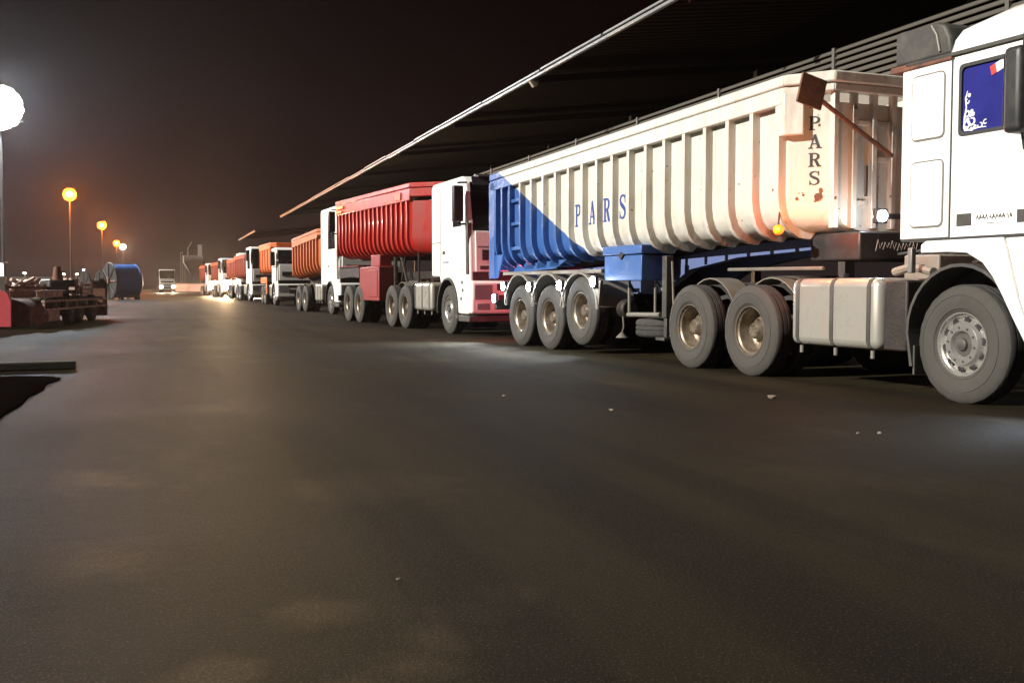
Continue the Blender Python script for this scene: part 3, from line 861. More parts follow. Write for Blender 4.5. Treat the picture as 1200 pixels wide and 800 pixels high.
    b.build('side_reflector', M['black_dust'], door, bevel=0.006)
    b = MB(); random.seed(3)
    u = 0.0
    for k in range(11):
        w = random.uniform(0.028, 0.042)
        if random.random() < 0.85: stroke(b, [(u, 0.01 + random.uniform(0, .02)), (u + w * 0.45, 0.06)], 0.008, 0.002 + 0.0001 * k)
        stroke(b, [(u + w * 0.4, 0.055), (u + w * 0.8, 0.01 + random.uniform(0, 0.02))], 0.007, 0.0031 + 0.0001 * k)
        if k % 3: stroke(b, [(u + w * 0.1, 0.03), (u + w * 0.8, 0.034)], 0.006, 0.0044 + 0.0001 * k)
        u += w
    stroke(b, [(0.10, -0.02), (0.2, -0.018)], 0.006, 0.002); stroke(b, [(0.23, -0.02), (0.29, -0.02)], 0.006, 0.002)
    place2d(b, lambda u, v, h: (0.004 - h, -0.19 - u, 1.645 + v)).build('worn_lettering', M['darkink'], door)
    # wheel arch fender in front of and above the wheel
    fo = [(0.46, 1.385), (0.46, 1.46), (0.40, 1.495), (-0.50, 1.495), (-0.53, 1.40), (-0.66, 0.98), (-0.84, 0.56), (-0.80, 0.56)]
    fi = [(-0.76, 0.58), (-0.62, 0.80), (-0.50, 1.00), (-0.40, 1.15), (-0.28, 1.28), (-0.1, 1.37), (0.1, 1.383)]
    b = MB(); b.prism(fo + fi, 'x', -0.012, 0.028)
    b.build('wheel_fender', W, t, bevel=0.01)
    b = MB(); b.prism([(-0.545, 1.49), (F + 0.02, 1.49), (F, 0.55), (-0.855, 0.55), (-0.68, 0.96)], 'x', 0.0, 0.03)
    b.build('front_side_panel', W, t, bevel=0.012)
    b = MB(); b.prism([(-0.70, 0.92), (-0.84, 0.55), (F, 0.55), (F, 0.40), (-0.78, 0.40), (-0.62, 0.82)], 'x', 0.06, 0.4)
    b.build('step_box', M['black'], t)
    # black inner arch and rear flap
    b = MB()
    b.prism(arc(0, 0.55, 0.72, 5, 175, 16) , 'x', 0.40, 0.46)
    o_ = [(0.60, 0.30), (0.655, 0.62)] + arc(0, 0.62, 0.66, 12, 150, 12); i_ = arc(0, 0.62, 0.63, 150, 12, 12) + [(0.625, 0.62), (0.565, 0.30)]
    b.prism(o_ + i_, 'x', 0.01, 0.46)
    b.build('wheel_arch', M['black_dust'], t, smooth=30)
    b = MB(); b.box(0.03, 0.44, 0.555, 0.575, 0.22, 0.5)
    b.build('mud_flap', M['black_dust'], t)
    for s, z in ((0.12, 1.27), (-0.02, 1.19)):
        b = MB(); b.cyl((0.395, s, z), (0.37, s, z), 0.02, n=6)
        b.build('arch_bolt', M['galv'], t)
    # rear wall of the cab foot, battery box
    b = MB(); b.box(0.06, 0.62, 0.70, 1.02, 0.43, 1.13)
    bb = b.build('battery_box', M['frame'], t, bevel=0.02)
    fuel_tank(t, 0, 1.07, 2.50, 0.42, 1.155, 'alu', 3)
    b = MB(); b.tube([(0.3, 2.25, 1.27), (0.3, 4.1, 1.28)], 0.022)
    b.build('side_rail', M['grey'], t)
    b = MB(); b.tube([(0.35, 0.66, 1.21), (0.42, 1.0, 1.27), (0.5, 1.35, 1.22)], 0.045, 8)
    b.build('air_pipe', M['grey'], t)
    b = MB(); b.box(0.75, 1.9, 1.0, 1.5, 1.10, 1.40)
    b.build('equipment_box', M['grey'], t, bevel=0.02)
    b = MB(); b.box(0.20, 0.26, 0.80, 0.86, 1.20, 1.45)
    b.build('marker_post', M['galv'], t, bevel=0.01)
    random.seed(5)
    b = MB()
    for k in range(3):
        w0 = 0.95 + 0.3 * k
        b.tube([(w0, 0.80, 1.9), (w0 + 0.05, 1.05, 1.55 - 0.05 * k), (w0 + 0.1, 1.6, 1.45), (w0 + 0.08, 2.2, 1.40)], 0.016)
    b.build('air_hose', M['seal'], t)
    # work lamp behind the cab
    b = MB(); b.box(0.58, 0.74, 1.74, 1.80, 1.75, 1.91); b.box(0.74, 0.95, 1.755, 1.785, 1.80, 1.86)
    wl = b.build('work_lamp', M['black'], t, bevel=0.01)
    b = MB(); b.cyl((0.66, 1.739, 1.83), (0.66, 1.725, 1.83), 0.062, n=16)
    b.build('lamp_lens', M['work'], wl)
    lamp('work_lamp_light', 'POINT', 6, (0.85, 0.93, 1.0), wl, (0.62, 1.93, 1.84), 0.03)
    b = MB(); b.box(-0.03, 0.03, -1.16, -1.04, 0.62, 0.72)
    sl = b.build('side_lamp', M['black'], t, bevel=0.01)
    b = MB(); b.cyl((-0.031, -1.10, 0.67), (-0.042, -1.10, 0.67), 0.04, n=14)
    b.build('lamp_lens', M['led'], sl)
    lamp('side_lamp_beam', 'SPOT', 90, (0.72, 0.83, 1.0), sl, (-0.06, -1.10, 0.67), 0.03, rot=(0, R(58), 0), spot=R(80), blend=1.0)
    # windscreen and front, outside the frame
    b = MB(); b.strip_w([(F + 0.20, zt - 0.06), (F + 0.05, 2.32)], 0.02, 0.15, 2.35)
    b.build('windscreen', M['glass'], t)
    b = MB(); b.box(0.03, 2.47, F - 0.12, F + 0.02, 0.45, 1.0)
    b.build('bumper', W, t, bevel=0.04)
    # mirror cluster
    b = MB(); b.box(-0.38, -0.12, -0.98, -0.79, 2.32, 3.02)
    mi = b.build('wing_mirror', M['black'], t, bevel=0.05, seg=3)
    b = MB(); b.box(-0.355, -0.145, -0.788, -0.784, 2.38, 2.96)
    b.build('mirror_glass', M['black_dust'], mi, bevel=0.01)
    b = MB(); b.tube([(0.0, -0.92, 3.10), (-0.1, -0.95, 3.22), (-0.25, -0.9, 3.20), (-0.25, -0.89, 3.0)], 0.014)
    b.tube([(-0.25, -0.89, 2.34), (-0.22, -0.89, 2.2), (-0.1, -0.92, 2.12), (0.01, -0.95, 2.10)], 0.014)
    b.build('mirror_arm', M['black'], t)
    # wheels
    wheel(t, 0.03, 0.0, 0, 'front', 96, dual=False)
    wheel(t, 2.47, 0.0, 0, 'front', 24, dual=False, flip=True)
    rear_end(t, 0, (3.25, 4.58), 72)
    axle(t, 0, 0.0)
    b = MB(); b.box(0.75, 1.75, -0.6, 0.6, 0.75, 1.35)
    b.build('engine_block', M['frame'], t, bevel=0.05)
    return t
near_tractor()

# ================================================================== trailer 1 : cream and blue, PARS
def near_trailer():
    OFF = 8.0
    g = thing('dump_trailer', 'cream and blue dump trailer lettered PARS, lit lamps along its mudguards', 'trailer', root_at(7.478, 7.9 + OFF), ANG, GD)
    S0, S1 = 2.30, 11.72
    global TT
    TT = -4.0
    paint = two_tone('cream_blue_paint')
    M['pars'] = paint
    ribs = [2.73 + 0.503 * k for k in range(17)] + [11.14, 11.47]
    T, pr, ro = dump_body(g, OFF, paint, S0, S1, 3.45, 3.13, 1.70, TILT, ribs, 0.07, 0.11, 0.36)
    # bulkhead ribs, stubs, corner piece
    for w in (0.40, 0.66, 0.94, 1.22, 1.50, 1.78, 2.06):
        b = MB(T); b.box(w, w + 0.075, S0 - 0.07, S0 + 0.004, 1.72, 3.24)
        b.build('bulkhead_rib', paint, g, OFF, bevel=0.01)
    for w, z in ((0.76, 2.88), (1.02, 2.88), (1.03, 2.48), (0.72, 1.98)):
        b = MB(T); b.box(w, w + 0.16, S0 - 0.045, S0 + 0.003, z, z + 0.06)
        b.build('stiffener', paint, g, OFF, bevel=0.008)
    b = MB(T); b.prism([(0.005, S0 + 0.40), (0.005, S0 + 0.31), (0.16, S0 + 0.16), (0.22, S0 + 0.22), (0.10, S0 + 0.40)], 'z', 2.78, 3.25)
    b.build('corner_post', paint, g, OFF, bevel=0.01)
    # tarpaulin arm and its square plate
    b = MB(T)
    p0, p1 = (0.02, S0 - 0.15, 3.17), (1.17, S0 - 0.13, 2.54)
    b.tube([p0, (0.5, S0 - 0.14, 2.90), p1], 0.026, 6)
    arm = b.build('cover_arm', M['rust'], g, OFF)
    b = MB(T); c, s_ = math.cos(R(-14)), math.sin(R(-14))
    sq = [(-0.165, -0.165), (0.165, -0.165), (0.165, 0.165), (-0.165, 0.165)]
    b.prism([(-0.02 + (u * c - v * s_), 3.17 + (u * s_ + v * c)) for u, v in sq], 'y', S0 - 0.22, S0 - 0.19)
    b.build('cover_plate', M['rust'], arm, OFF, bevel=0.006)
    b = MB(T); b.tube([(0.84, S0 - 0.09, 2.42), (0.84, S0 - 0.09, 2.08)], 0.022)
    b.build('hook_bar', M['frame'], g, OFF)
    # side lettering, one letter to a bay
    for ch, a_c in (('P', 8.08), ('A', 7.58), ('R', 7.09), ('S', 6.59)):
        s_c = a_c
        q = place2d(letter(ch), lambda u, v, h: (0.108 - h, s_c + 0.125 - u * 0.25, 2.18 + v * 0.36))
        q.T = T
        q.build('letter', M['ink'], g, OFF, smooth=0)['label'] = 'blue letter %s' % ch
    # vertical lettering on the corner bay
    k2 = math.sqrt(0.5)
    for i, ch in enumerate('PARS'):
        def f3(u, v, h, i=i):
            uu = 0.215 + u * 0.15
            w = 0.11 + uu * 0.353 / 0.5; s = S0 + 0.36 - uu * 0.36 / 0.5
            return (w - (h + 0.002) * k2, s - (h + 0.002) * k2, 2.83 - i * 0.205 + v * 0.155)
        q = place2d(letter(ch), f3); q.T = T
        q.build('letter', M['darkink'], g, OFF, smooth=0)['label'] = 'dark letter %s on the corner bay' % ch
    b = MB()
    random.seed(8)
    def blob(u, v, r):
        pts = [(u + r * random.uniform(0.7, 1.15) * math.cos(2*PI*k/9), v + r * random.uniform(0.7, 1.2) * math.sin(2*PI*k/9)) for k in range(9)]
        b.add([(*p, 0.003) for p in pts], [tuple(range(9))])
    blob(0.34, 0.02, 0.055); blob(0.10, 0.01, 0.02); blob(0.17, 0.05, 0.014); blob(0.36, 0.09, 0.03)
    q = place2d(b, lambda u, v, h: (0.11 + u * 0.353 / 0.5 - (h + 0.002) * k2, S0 + 0.36 - u * 0.36 / 0.5 - (h + 0.002) * k2, 2.06 + v)); q.T = T
    q.build('rust_patch', M['rust'], g, OFF, smooth=0)
    # small ladder between ribs at the tail, tail plate, skirt
    for z in (1.75, 2.2, 2.62):
        b = MB(T); b.box(0.04, 0.108, 10.29, 10.75, z + 0.2, z + 0.26)
        b.build('ladder_step', paint, g, OFF, bevel=0.006)
    b = MB(T); b.box(0.03, 2.47, S1, S1 + 0.06, 1.62, 3.40)
    b.build('tailgate', paint, g, OFF, bevel=0.01)
    b = MB(T); b.prism([(S1 - 0.62, 1.90), (S1 - 0.02, 1.90), (S1 + 0.06, 1.52), (S1 + 0.05, 1.46), (S1 - 0.30, 1.46)], 'x', 0.02, 0.06)
    b.box(0.0, 0.05, S1 - 0.22, S1 + 0.06, 1.46, 3.30)
    b.build('tail_post', paint, g, OFF, bevel=0.01)
    for s in (9.2, 9.75, 10.3):
        b = MB(T); b.prism([(s, 1.60), (s + 0.42, 1.60), (s + 0.36, 1.74), (s + 0.05, 1.74)], 'x', 0.30, 0.62)
        b.build('skirt_bracket', M['blue'], g, OFF)
    b = MB(T); b.prism([(8.9, 1.70), (11.5, 1.70), (11.5, 1.56), (9.4, 1.56)], 'x', 0.30, 0.33)
    b.build('skirt', M['blue'], g, OFF)
    # frame with gooseneck
    for w in (0.70, 1.66):
        b = MB()
        poly = [(2.95, 1.64), (2.75, 1.56), (3.0, 1.50), (4.5, 1.45), (5.66, 1.31), (6.17, 1.10), (6.5, 0.98), (11.5, 0.98), (11.5, 1.28), (6.4, 1.46), (4.5, 1.60)]
        b.prism(poly, 'x', w, w + 0.14)
        b.box(w - 0.05, w + 0.19, 6.5, 11.5, 0.955, 0.979)
        b.build('frame_beam', M['paleblue'], g, OFF)
    b = MB(); b.box(0.50, 2.0, 1.9, 2.74, 1.36, 1.67)
    bo = b.build('front_bolster', M['black'], g, OFF, bevel=0.02)
    b = MB(); random.seed(21)
    for k in range(6):
        u = 0.1 * k
        stroke(b, [(u, random.uniform(0, .05)), (u + 0.03, 0.12 + random.uniform(-.03, .03)), (u + 0.06, random.uniform(0, .06)), (u + 0.09, 0.1)], 0.010, 0.002 + k * 0.0003)
    place2d(b, lambda u, v, h: (0.72 + u, 1.898 - h, 1.45 + v)).build('chalk_scribble', M['chalk'], bo, OFF, smooth=0)
    for s in (6.9, 8.6, 10.9):
        b = MB(); b.box(0.84, 1.66, s, s + 0.14, 1.0, 1.25)
        b.build('cross_member', M['frame'], g, OFF)
    # tool box
    b = MB(); b.box(0.06, 0.55, 5.93, 7.07, 1.15, 1.52)
    tb = b.build('tool_box', M['blue'], g, OFF, bevel=0.012)
    b = MB(); b.box(0.04, 0.56, 5.90, 7.10, 1.535, 1.665)
    b.build('lid', M['blue'], tb, OFF, bevel=0.012)
    b = MB(); b.prism([(6.42, 1.53), (6.50, 1.57), (6.58, 1.53), (6.50, 1.46)], 'x', 0.03, 0.055)
    b.build('latch', M['frame'], tb, OFF)
    # landing leg with braces, spare wheel cradle
    b = MB(); b.box(0.32, 0.44, 5.68, 5.80, 0.62, 1.50); b.box(0.34, 0.42, 5.70, 5.78, 0.34, 0.62)
    lg = b.build('landing_leg', M['black_dust'], g, OFF, bevel=0.01)
    b = MB(); b.box(0.26, 0.50, 5.62, 5.86, 0.30, 0.34)
    b.build('foot', M['black_dust'], lg, OFF)
    b = MB(); b.tube([(0.36, 5.74, 0.95), (0.46, 6.22, 1.15)], 0.02); b.tube([(0.38, 5.62, 1.42), (0.38, 5.55, 0.5), (0.36, 5.62, 0.36)], 0.016)
    b.build('leg_brace', M['grey'], lg, OFF)
    b = MB(); b.tube([(0.30, 5.8, 0.66), (0.30, 6.75, 0.64)], 0.035, 8); b.tube([(0.30, 6.72, 0.66), (0.30, 6.72, 1.16)], 0.022); b.tube([(0.30, 5.95, 0.66), (0.30, 5.95, 1.16)], 0.018); b.tube([(1.3, 5.8, 0.66), (1.3, 6.75, 0.64)], 0.035, 8)
    cr_ = b.build('spare_cradle', M['grey'], g, OFF)
    m = wheel_meshes(48)
    sw = link('spare_wheel', m['tread'], None, g, loc=(0.80, 6.28 - OFF, 0.60)); sw.rotation_euler = (0, PI / 2, 0)
    link('tyre', m['side'], None, sw)
    b = MB(); b.cyl((0.45, 6.95, 0.72), (0.45, 7.65, 0.72), 0.15, n=16)
    b.build('air_tank', M['frame'], g, OFF, bevel=0.03)
    b = MB(); b.tube([(0.36, 7.05, 0.80), (0.36, 7.0, 0.45), (0.36, 7.06, 0.33)], 0.012); b.cyl((0.36, 7.05, 0.36), (0.36, 7.05, 0.28), 0.02, 0.10, 10)
    b.build('chain_hook', M['grey'], g, OFF)
    # axles, wheels, mudguards with lamps
    AX = (7.82, 9.03, 10.27)
    for i, s in enumerate(AX):
        wheel(g, 0.0, s, OFF, 'deep', 72, lift=0.14 if i == 0 else 0.0)
        wheel(g, 2.5, s, OFF, 'deep', 24, flip=True, lift=0.14 if i == 0 else 0.0)
        axle(g, OFF, s)
        o_ = arc(s, 0.60, 0.70, 12, 168, 14); i_ = arc(s, 0.60, 0.665, 168, 12, 14)
        b = MB(); b.prism(o_ + i_, 'x', -0.02, 0.64)
        b.build('mudguard', M['grey'], g, OFF, smooth=30)
    for s in (7.20, 8.42, 9.66, 10.92):
        b = MB(); b.prism([(s - 0.05, 0.72), (s + 0.05, 0.72), (s + 0.11, 1.16), (s - 0.11, 1.16)], 'x', 0.0, 0.05)
        b.build('guard_plate', M['grey'], g, OFF)
    b = MB(); b.box(0.02, 0.10, 7.1, 11.1, 1.275, 1.33)
    b.build('guard_rail', M['grey'], g, OFF)
    for k, (s, z) in enumerate(((7.24, 1.14), (8.46, 1.08), (9.72, 1.06), (10.92, 1.07), (11.38, 0.84))):
        b = MB(); b.box(-0.055, 0.0, s - 0.085, s + 0.085, z - 0.09, z + 0.09)
        h = b.build('side_lamp', M['black'], g, OFF, bevel=0.012)
        b = MB(); b.cyl((-0.056, s, z), (-0.070, s, z), 0.082, 0.07, n=16)
        b.build('lamp_lens', M['led'], h, OFF)
        lamp('side_lamp_light', 'POINT', 6, (0.80, 0.88, 1.0), h, (-0.16, s - OFF, z - 0.02), 0.03)
        lamp('side_lamp_beam', 'SPOT', 400, (0.72, 0.83, 1.0), h, (-0.12, s - OFF, z), 0.04, rot=(0, R(48), 0), spot=R(86), blend=1.0)
    b = MB(); b.box(0.02, 2.48, 11.45, 11.55, 0.62, 0.80); b.box(0.7, 0.84, 11.3, 11.5, 0.8, 1.0); b.box(1.66, 1.8, 11.3, 11.5, 0.8, 1.0)
    b.build('rear_bumper', M['frame'], g, OFF, bevel=0.015)
    for w in (0.25, 2.0):
        b = MB(); b.box(w, w + 0.34, 11.5, 11.57, 0.84, 1.0)
        h = b.build('tail_lamp', M['black'], g, OFF, bevel=0.01)
        b = MB(); b.box(w + 0.02, w + 0.32, 11.571, 11.58, 0.86, 0.98)
        b.build('lamp_lens', M['tail'], h, OFF)
        lamp('tail_lamp_light', 'POINT', 34, (1.0, 0.10, 0.12), h, (w + 0.17, 11.72 - OFF, 0.92), 0.06)
    # amber marker on a rod under the front corner
    b = MB(T); b.tube([(0.06, 2.73, 2.0), (0.0, 2.68, 1.76)], 0.012); b.box(-0.03, 0.04, 2.64, 2.72, 1.67, 1.77)
    h = b.build('marker_lamp', M['black'], g, OFF)
    b = MB(T); b.loft([[(-0.03 + 0.055 * math.cos(t_) * q, 2.68 - 0.02 - 0.045 * k, 1.72 + 0.055 * math.sin(t_) * q) for t_ in [2*PI*i/14 for i in range(14)]] for k, q in enumerate((1.0, 1.0, 0.6))])
    b.build('lamp_lens', M['amber'], h, OFF)
    lamp('marker_light', 'POINT', 12.0, (1.0, 0.13, 0.02), h, (-0.12, 2.60 - OFF, 1.72), 0.03)
    lamp('marker_light', 'POINT', 20.0, (1.0, 0.38, 0.15), h, (-0.06, 1.85 - OFF, 1.84), 0.05)  # added amber fill light, no bulb of the marker, warms the bulkhead
    return g
near_trailer()

# ================================================================== generic tractor + trailer further down the queue
def tractor(x0, a0, label, p, drives=(3.37, 4.6), n=48, det=2, far=True, group=GQ, rot=ANG, at=None, tank=(1.2, 2.6)):
    t = thing('tractor_unit', label, 'truck', at or root_at(x0, a0), rot, group)
    chassis(t, 0, drives[-1] + 0.7, p['front'])
    modern_cab(t, 0, p, det)
    wheel(t, 0.03, 0, 0, 'front', n, dual=False)
    wheel(t, 2.47, 0, 0, 'front', 24, dual=False, flip=True)
    axle(t, 0, 0)
    rear_end(t, 0, drives, n, far=far, guards=det > 1)
    fuel_tank(t, 0, tank[0], tank[1], 0.48, 1.16, p.get('tank', 'alu'), 3 if det > 1 else 2)
    return t

def dump_trailer(x0, a0, label, paint, s0, s1, ztop, zrail, zbot, axles, nribs, rib_w, tilt=0.015, n=48, depth=0.09, chamfer=0.36, det=2, ribs=None, skirt=None, name_=None):
    off = axles[0]
    g = thing('dump_trailer', label, 'trailer', root_at(x0, a0 + off), ANG, GD)
    a, b_ = s0 + chamfer + 0.25, s1 - 0.12
    ribs = ribs or [a + (b_ - a) * k / (nribs - 1) for k in range(nribs)]
    T, pr, ro = dump_body(g, off, paint, s0, s1, ztop, zrail, zbot, tilt, ribs, rib_w, depth, chamfer)
    b = MB(T); b.box(0.03, 2.47, s1, s1 + 0.06, zbot + 0.05, ztop - 0.05)
    b.build('tailgate', paint, g, off, bevel=0.01)
    for w in (0.70, 1.66):
        b = MB()
        poly = [(s0 - 0.4, 1.45), (s0 - 0.4, 1.30), (axles[0] - 2.2, 1.22), (axles[0] - 1.4, 0.98), (s1 - 0.2, 0.98), (s1 - 0.2, 1.30), (axles[0] - 1.5, 1.45)]
        b.prism(poly, 'x', w, w + 0.14)
        b.build('frame_beam', M['frame'] if skirt is None else skirt, g, off)
    for s in axles:
        wheel(g, 0.0, s, off, 'deep', n)
        if det > 1: wheel(g, 2.5, s, off, 'deep', 24, flip=True)
        axle(g, off, s)
    b = MB(); b.box(0.02, 2.48, s1 - 0.2, s1 - 0.1, 0.6, 0.78)
    b.build('rear_bumper', M['frame'], g, off)
    b = MB(); b.box(0.34, 0.46, axles[0] - 2.0, axles[0] - 1.88, 0.35, 1.3)
    b.build('landing_leg', M['frame'], g, off)
    return g, T, off

# truck 2 : white cab, red trailer
A2, X2 = 23.15, 7.8
tractor(X2, A2, 'white tractor unit with pink lit front, right behind the cream and blue trailer', dict(front=-1.42, rear=1.13, top=3.42, zb=1.28, visor=True, face='white', winb=2.36, win1=-0.42, emblem=True), n=72, tank=(1.25, 2.62))
g, T, off = dump_trailer(X2, A2, 'bright red dump trailer with close vertical ribs', M['red'], 1.9, 10.75, 3.62, 3.18, 1.86, (8.04, 9.35), 17, 0.10, tilt=-0.012, n=60, depth=0.08, chamfer=0.95,
                         ribs=[3.12 + k * 0.455 for k in range(17)])
b = MB(); b.box(0.04, 0.60, 5.85, 7.95, 0.66, 1.62)
q = b.build('side_locker', M['pale_red'], g, off, bevel=0.02)
b = MB(); b.box(0.025, 0.05, 6.0, 6.9, 0.76, 1.52)
b.build('locker_door', M['pale_red'], q, off, bevel=0.01)
b = MB(); b.box(0.15, 0.5, 6.15, 7.1, 1.625, 1.95)
b.build('header_box', M['pale_red'], g, off, bevel=0.02)
b = MB(); b.prism([(7.96, 1.62), (10.5, 1.62), (10.55, 1.45), (10.5, 1.30), (8.7, 1.36), (7.96, 1.30)], 'x', 0.03, 0.06); b.box(0.03, 0.62, 7.96, 10.5, 1.60, 1.65)
b.build('mudguard', M['black'], g, off)
b = MB(); b.box(0.0, 0.62, 7.96, 10.5, 1.652, 1.675)
b.build('guard_edge', M['pale_red'], g, off)
b = MB(); b.tube([(0.3, 3.0, 1.15), (0.3, 3.0, 2.0)], 0.03); b.tube([(0.5, 4.6, 1.1), (0.5, 5.2, 1.9)], 0.04); b.tube([(0.5, 5.2, 1.1), (0.5, 4.8, 1.9)], 0.03); b.tube([(0.45, 5.6, 0.9), (0.45, 5.6, 1.9)], 0.05)
b.build('tipping_strut', M['frame'], g, off)
b = MB(T); b.box(-0.02, 0.0, 3.55, 4.05, 3.24, 3.42)
b.build('reflector_board', M['orange2'], g, off)
b = MB(T); b.box(-0.03, -0.016, 9.7, 10.6, 3.36, 3.44); b.box(-0.03, -0.016, 9.9, 10.6, 3.24, 3.30)
b.build('reflector_strip', M['yellow'], g, off)

# trucks 3 and on : rigid tippers, one thing each
def tipper(x0, a0, label, p, paint, s0, s1, ztop, zrail, zbot, nribs, rib_w, drives, tilt=0.02, depth=0.09, n=48, det=2, group='tipper trucks waiting in the queue', guard=None, rot=ANG, at=None):
    t = tractor(x0, a0, label, p, drives=drives, n=n, det=det, far=det > 1, group=group, rot=rot, at=at, tank=(p['rear'] + 0.15, p['rear'] + 1.3))
    a, b_ = s0 + 0.55, s1 - 0.10
    T, _, _ = dump_body(t, 0, paint, s0, s1, ztop, zrail, zbot, tilt, [a + (b_ - a) * k / (nribs - 1) for k in range(nribs)], rib_w, depth, 0.30)
    b = MB(T); b.box(0.03, 2.47, s1, s1 + 0.06, zbot + 0.05, ztop - 0.05)
    b.build('tailgate', paint, t, bevel=0.01)
    b = MB()
    for w in (0.80, 1.62): b.box(w, w + 0.08, s0, s1 - 0.1, 1.10, zbot - 0.12)
    b.build('sub_frame', M['frame'], t)
    if guard:
        b = MB(); b.box(0.02, 0.06, drives[0] - 0.9, drives[-1] + 0.7, 1.22, 1.58); b.box(0.02, 0.07, drives[0] - 1.1, drives[0] - 0.68, 0.6, 1.58)
        b.build('side_guard', guard, t, bevel=0.01)
    b = MB(); b.box(0.05, 2.45, s1 - 0.3, s1 - 0.2, 0.6, 0.76)
    b.build('rear_bumper', M['frame'], t)
    return t
tipper(9.0, 40.3, 'tall white cab tipper truck with dusty orange ribbed body, beside the red trailer tail',
       dict(front=-1.45, rear=1.5, top=4.0, zb=1.1, winb=2.45, door=0.25), M['orange2'], 1.85, 7.35, 3.34, 2.98, 1.66, 9, 0.11, (4.7, 6.05), 0.04, 0.11)
tipper(10.55, 58.6, 'low white cab tipper truck with bright plain orange body and dark windscreen',
       dict(front=-1.4, rear=0.75, top=3.14, zb=1.2, winb=2.2, door=0.3), M['orange'], 0.95, 6.7, 3.5, 3.15, 1.80, 5, 0.05, (4.2, 5.5), 0.0, 0.05, guard=M['orange'], rot=R(1.2), at=(6.10, 59.6, 0))
def glare_bar(t, f):  # added row of glowing discs, imitates the wide glare of the headlights
    b = MB(); b.box(0.15, 2.35, f - 0.17, f - 0.12, 1.22, 1.27)
    bar = b.build('lamp_bar', M['black'], t)
    for w in (0.32, 0.72, 1.25, 1.78, 2.18):
        b = MB(); b.cyl((w, f - 0.12, 1.42), (w, f - 0.22, 1.42), 0.12, 0.17, 16)
        b.build('spot_lamp', M['black'], bar)
        b = MB(); b.cyl((w, f - 0.221, 1.42), (w, f - 0.235, 1.42), 0.165, 0.15, 16)
        b.build('lens', M['head'], bar)

def far_tipper(u, v, label, paint, top, lit=0, ztop=3.35):
    x0 = u + v * math.tan(ANG); a = v / math.cos(ANG)
    t = tipper(x0, a, label, dict(front=-1.4, rear=0.9, top=top, zb=1.2, winb=2.25, lens='head' if lit else 'headoff'), paint, 1.2, 6.6, ztop, ztop - 0.3, 1.7, 6, 0.08, (4.2, 5.5), 0.01, n=24, det=1)
    if lit:
        glare_bar(t, -1.4)
        for w in (0.31, 2.19):
            lamp('headlight_beam', 'SPOT', lit, (1.0, 0.66, 0.34), t, (w, -1.56, 0.94), 0.10, rot=(R(91), 0, R(180)), spot=R(42), blend=0.9)
    return t
far_tipper(6.05, 76, 'grey white cab tipper truck fifth in the queue, in front of a dull red body', M['brick'], 3.75)
far_tipper(6.27, 89, 'pale cab tipper truck sixth in the queue, between dull red bodies', M['brick'], 3.7)
far_tipper(5.62, 103, 'tipper truck with the most dazzling headlights in the far queue', M['brick'], 3.64, lit=32000)
far_tipper(5.15, 120, 'farthest tipper truck in the queue, with lit headlights left of the dazzling pair', M['brick'], 3.5, lit=10000)

# oncoming truck on the open road
t = tractor(0, 0, 'oncoming white truck with two lit headlights alone on the far road', dict(front=-1.4, rear=0.9, top=3.7, zb=1.2, winb=2.25, lens='head'), n=24, det=1, far=False,
            group=None, rot=0.0, at=(0.4, 181, 0))
for w in (0.31, 2.19):
    lamp('headlight_beam', 'SPOT', 7000, (1.0, 0.80, 0.52), t, (w, -1.56, 0.94), 0.10, rot=(R(91), 0, R(180)), spot=R(42), blend=0.9)

# ================================================================== long open shed on the right
def shed(name, label, y0, y1):
    g = thing(name, label, 'shed', (13.65, y0, 0))
    L = y1 - y0
    b = MB()
    n = int(L / 0.5)
    for k in range(n):
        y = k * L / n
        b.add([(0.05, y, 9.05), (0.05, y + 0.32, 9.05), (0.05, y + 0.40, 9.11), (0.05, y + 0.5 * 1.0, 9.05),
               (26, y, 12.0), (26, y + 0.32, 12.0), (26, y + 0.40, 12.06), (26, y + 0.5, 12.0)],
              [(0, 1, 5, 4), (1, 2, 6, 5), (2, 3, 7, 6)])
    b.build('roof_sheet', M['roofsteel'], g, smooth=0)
    # eave: a lower gutter and an upper flashing in lengths that do not quite line up
    y = 0; k = 0; random.seed(int(y0) + 31)
    while y < L - 0.5:
        l = min(random.uniform(5.5, 7.5), L - y)
        dz = random.uniform(-0.012, 0.012)
        b = MB(); b.box(-0.02, 0.10, y, y + l - 0.03, 8.90 + dz, 9.00 + dz)
        b.build('gutter', M['galv'], g, bevel=0.01, seg=1)
        b = MB(); b.box(-0.03 + random.uniform(-.02, .02), 0.06, y + 0.5, y + l + 0.35, 9.055 + dz * 2, 9.12 + dz * 2)
        b.build('flashing', M['galv'], g)
        y += l; k += 1
    b = MB()
    for y in [4 + 12 * i for i in range(int(L / 12))]:
        b.box(-0.0, 26, y, y + 0.2, 8.55, 8.9) if False else b.prism([(0.15, 8.72), (26, 11.6), (26, 11.95), (0.15, 8.98)], 'y', y, y + 0.15)
    b.build('rafter', M['roofsteel'], g)
    for y in [4 + 12 * i for i in range(int(L / 12))]:
        b = MB(); b.box(9.5, 9.8, y - 0.07, y + 0.22, 0, 9.85)
        b.build('column', M['frame'], g, bevel=0.01)
    return g
s1_ = shed('open_shed', 'long dark open shed roof with pale eave line above the whole truck queue', -14, 124.7)
for y in (38.5, 52.5):
    b = MB(); b.prism([(-0.10, 8.88), (0.30, 8.88), (0.22, 8.66), (0.10, 8.62)], 'y', y - 0.12, y + 0.12)
    b.build('eave_lamp', M['grey'], s1_, bevel=0.02)
shed('open_shed', 'small distant shed roof with short pale eave beyond the gap', 158, 190)

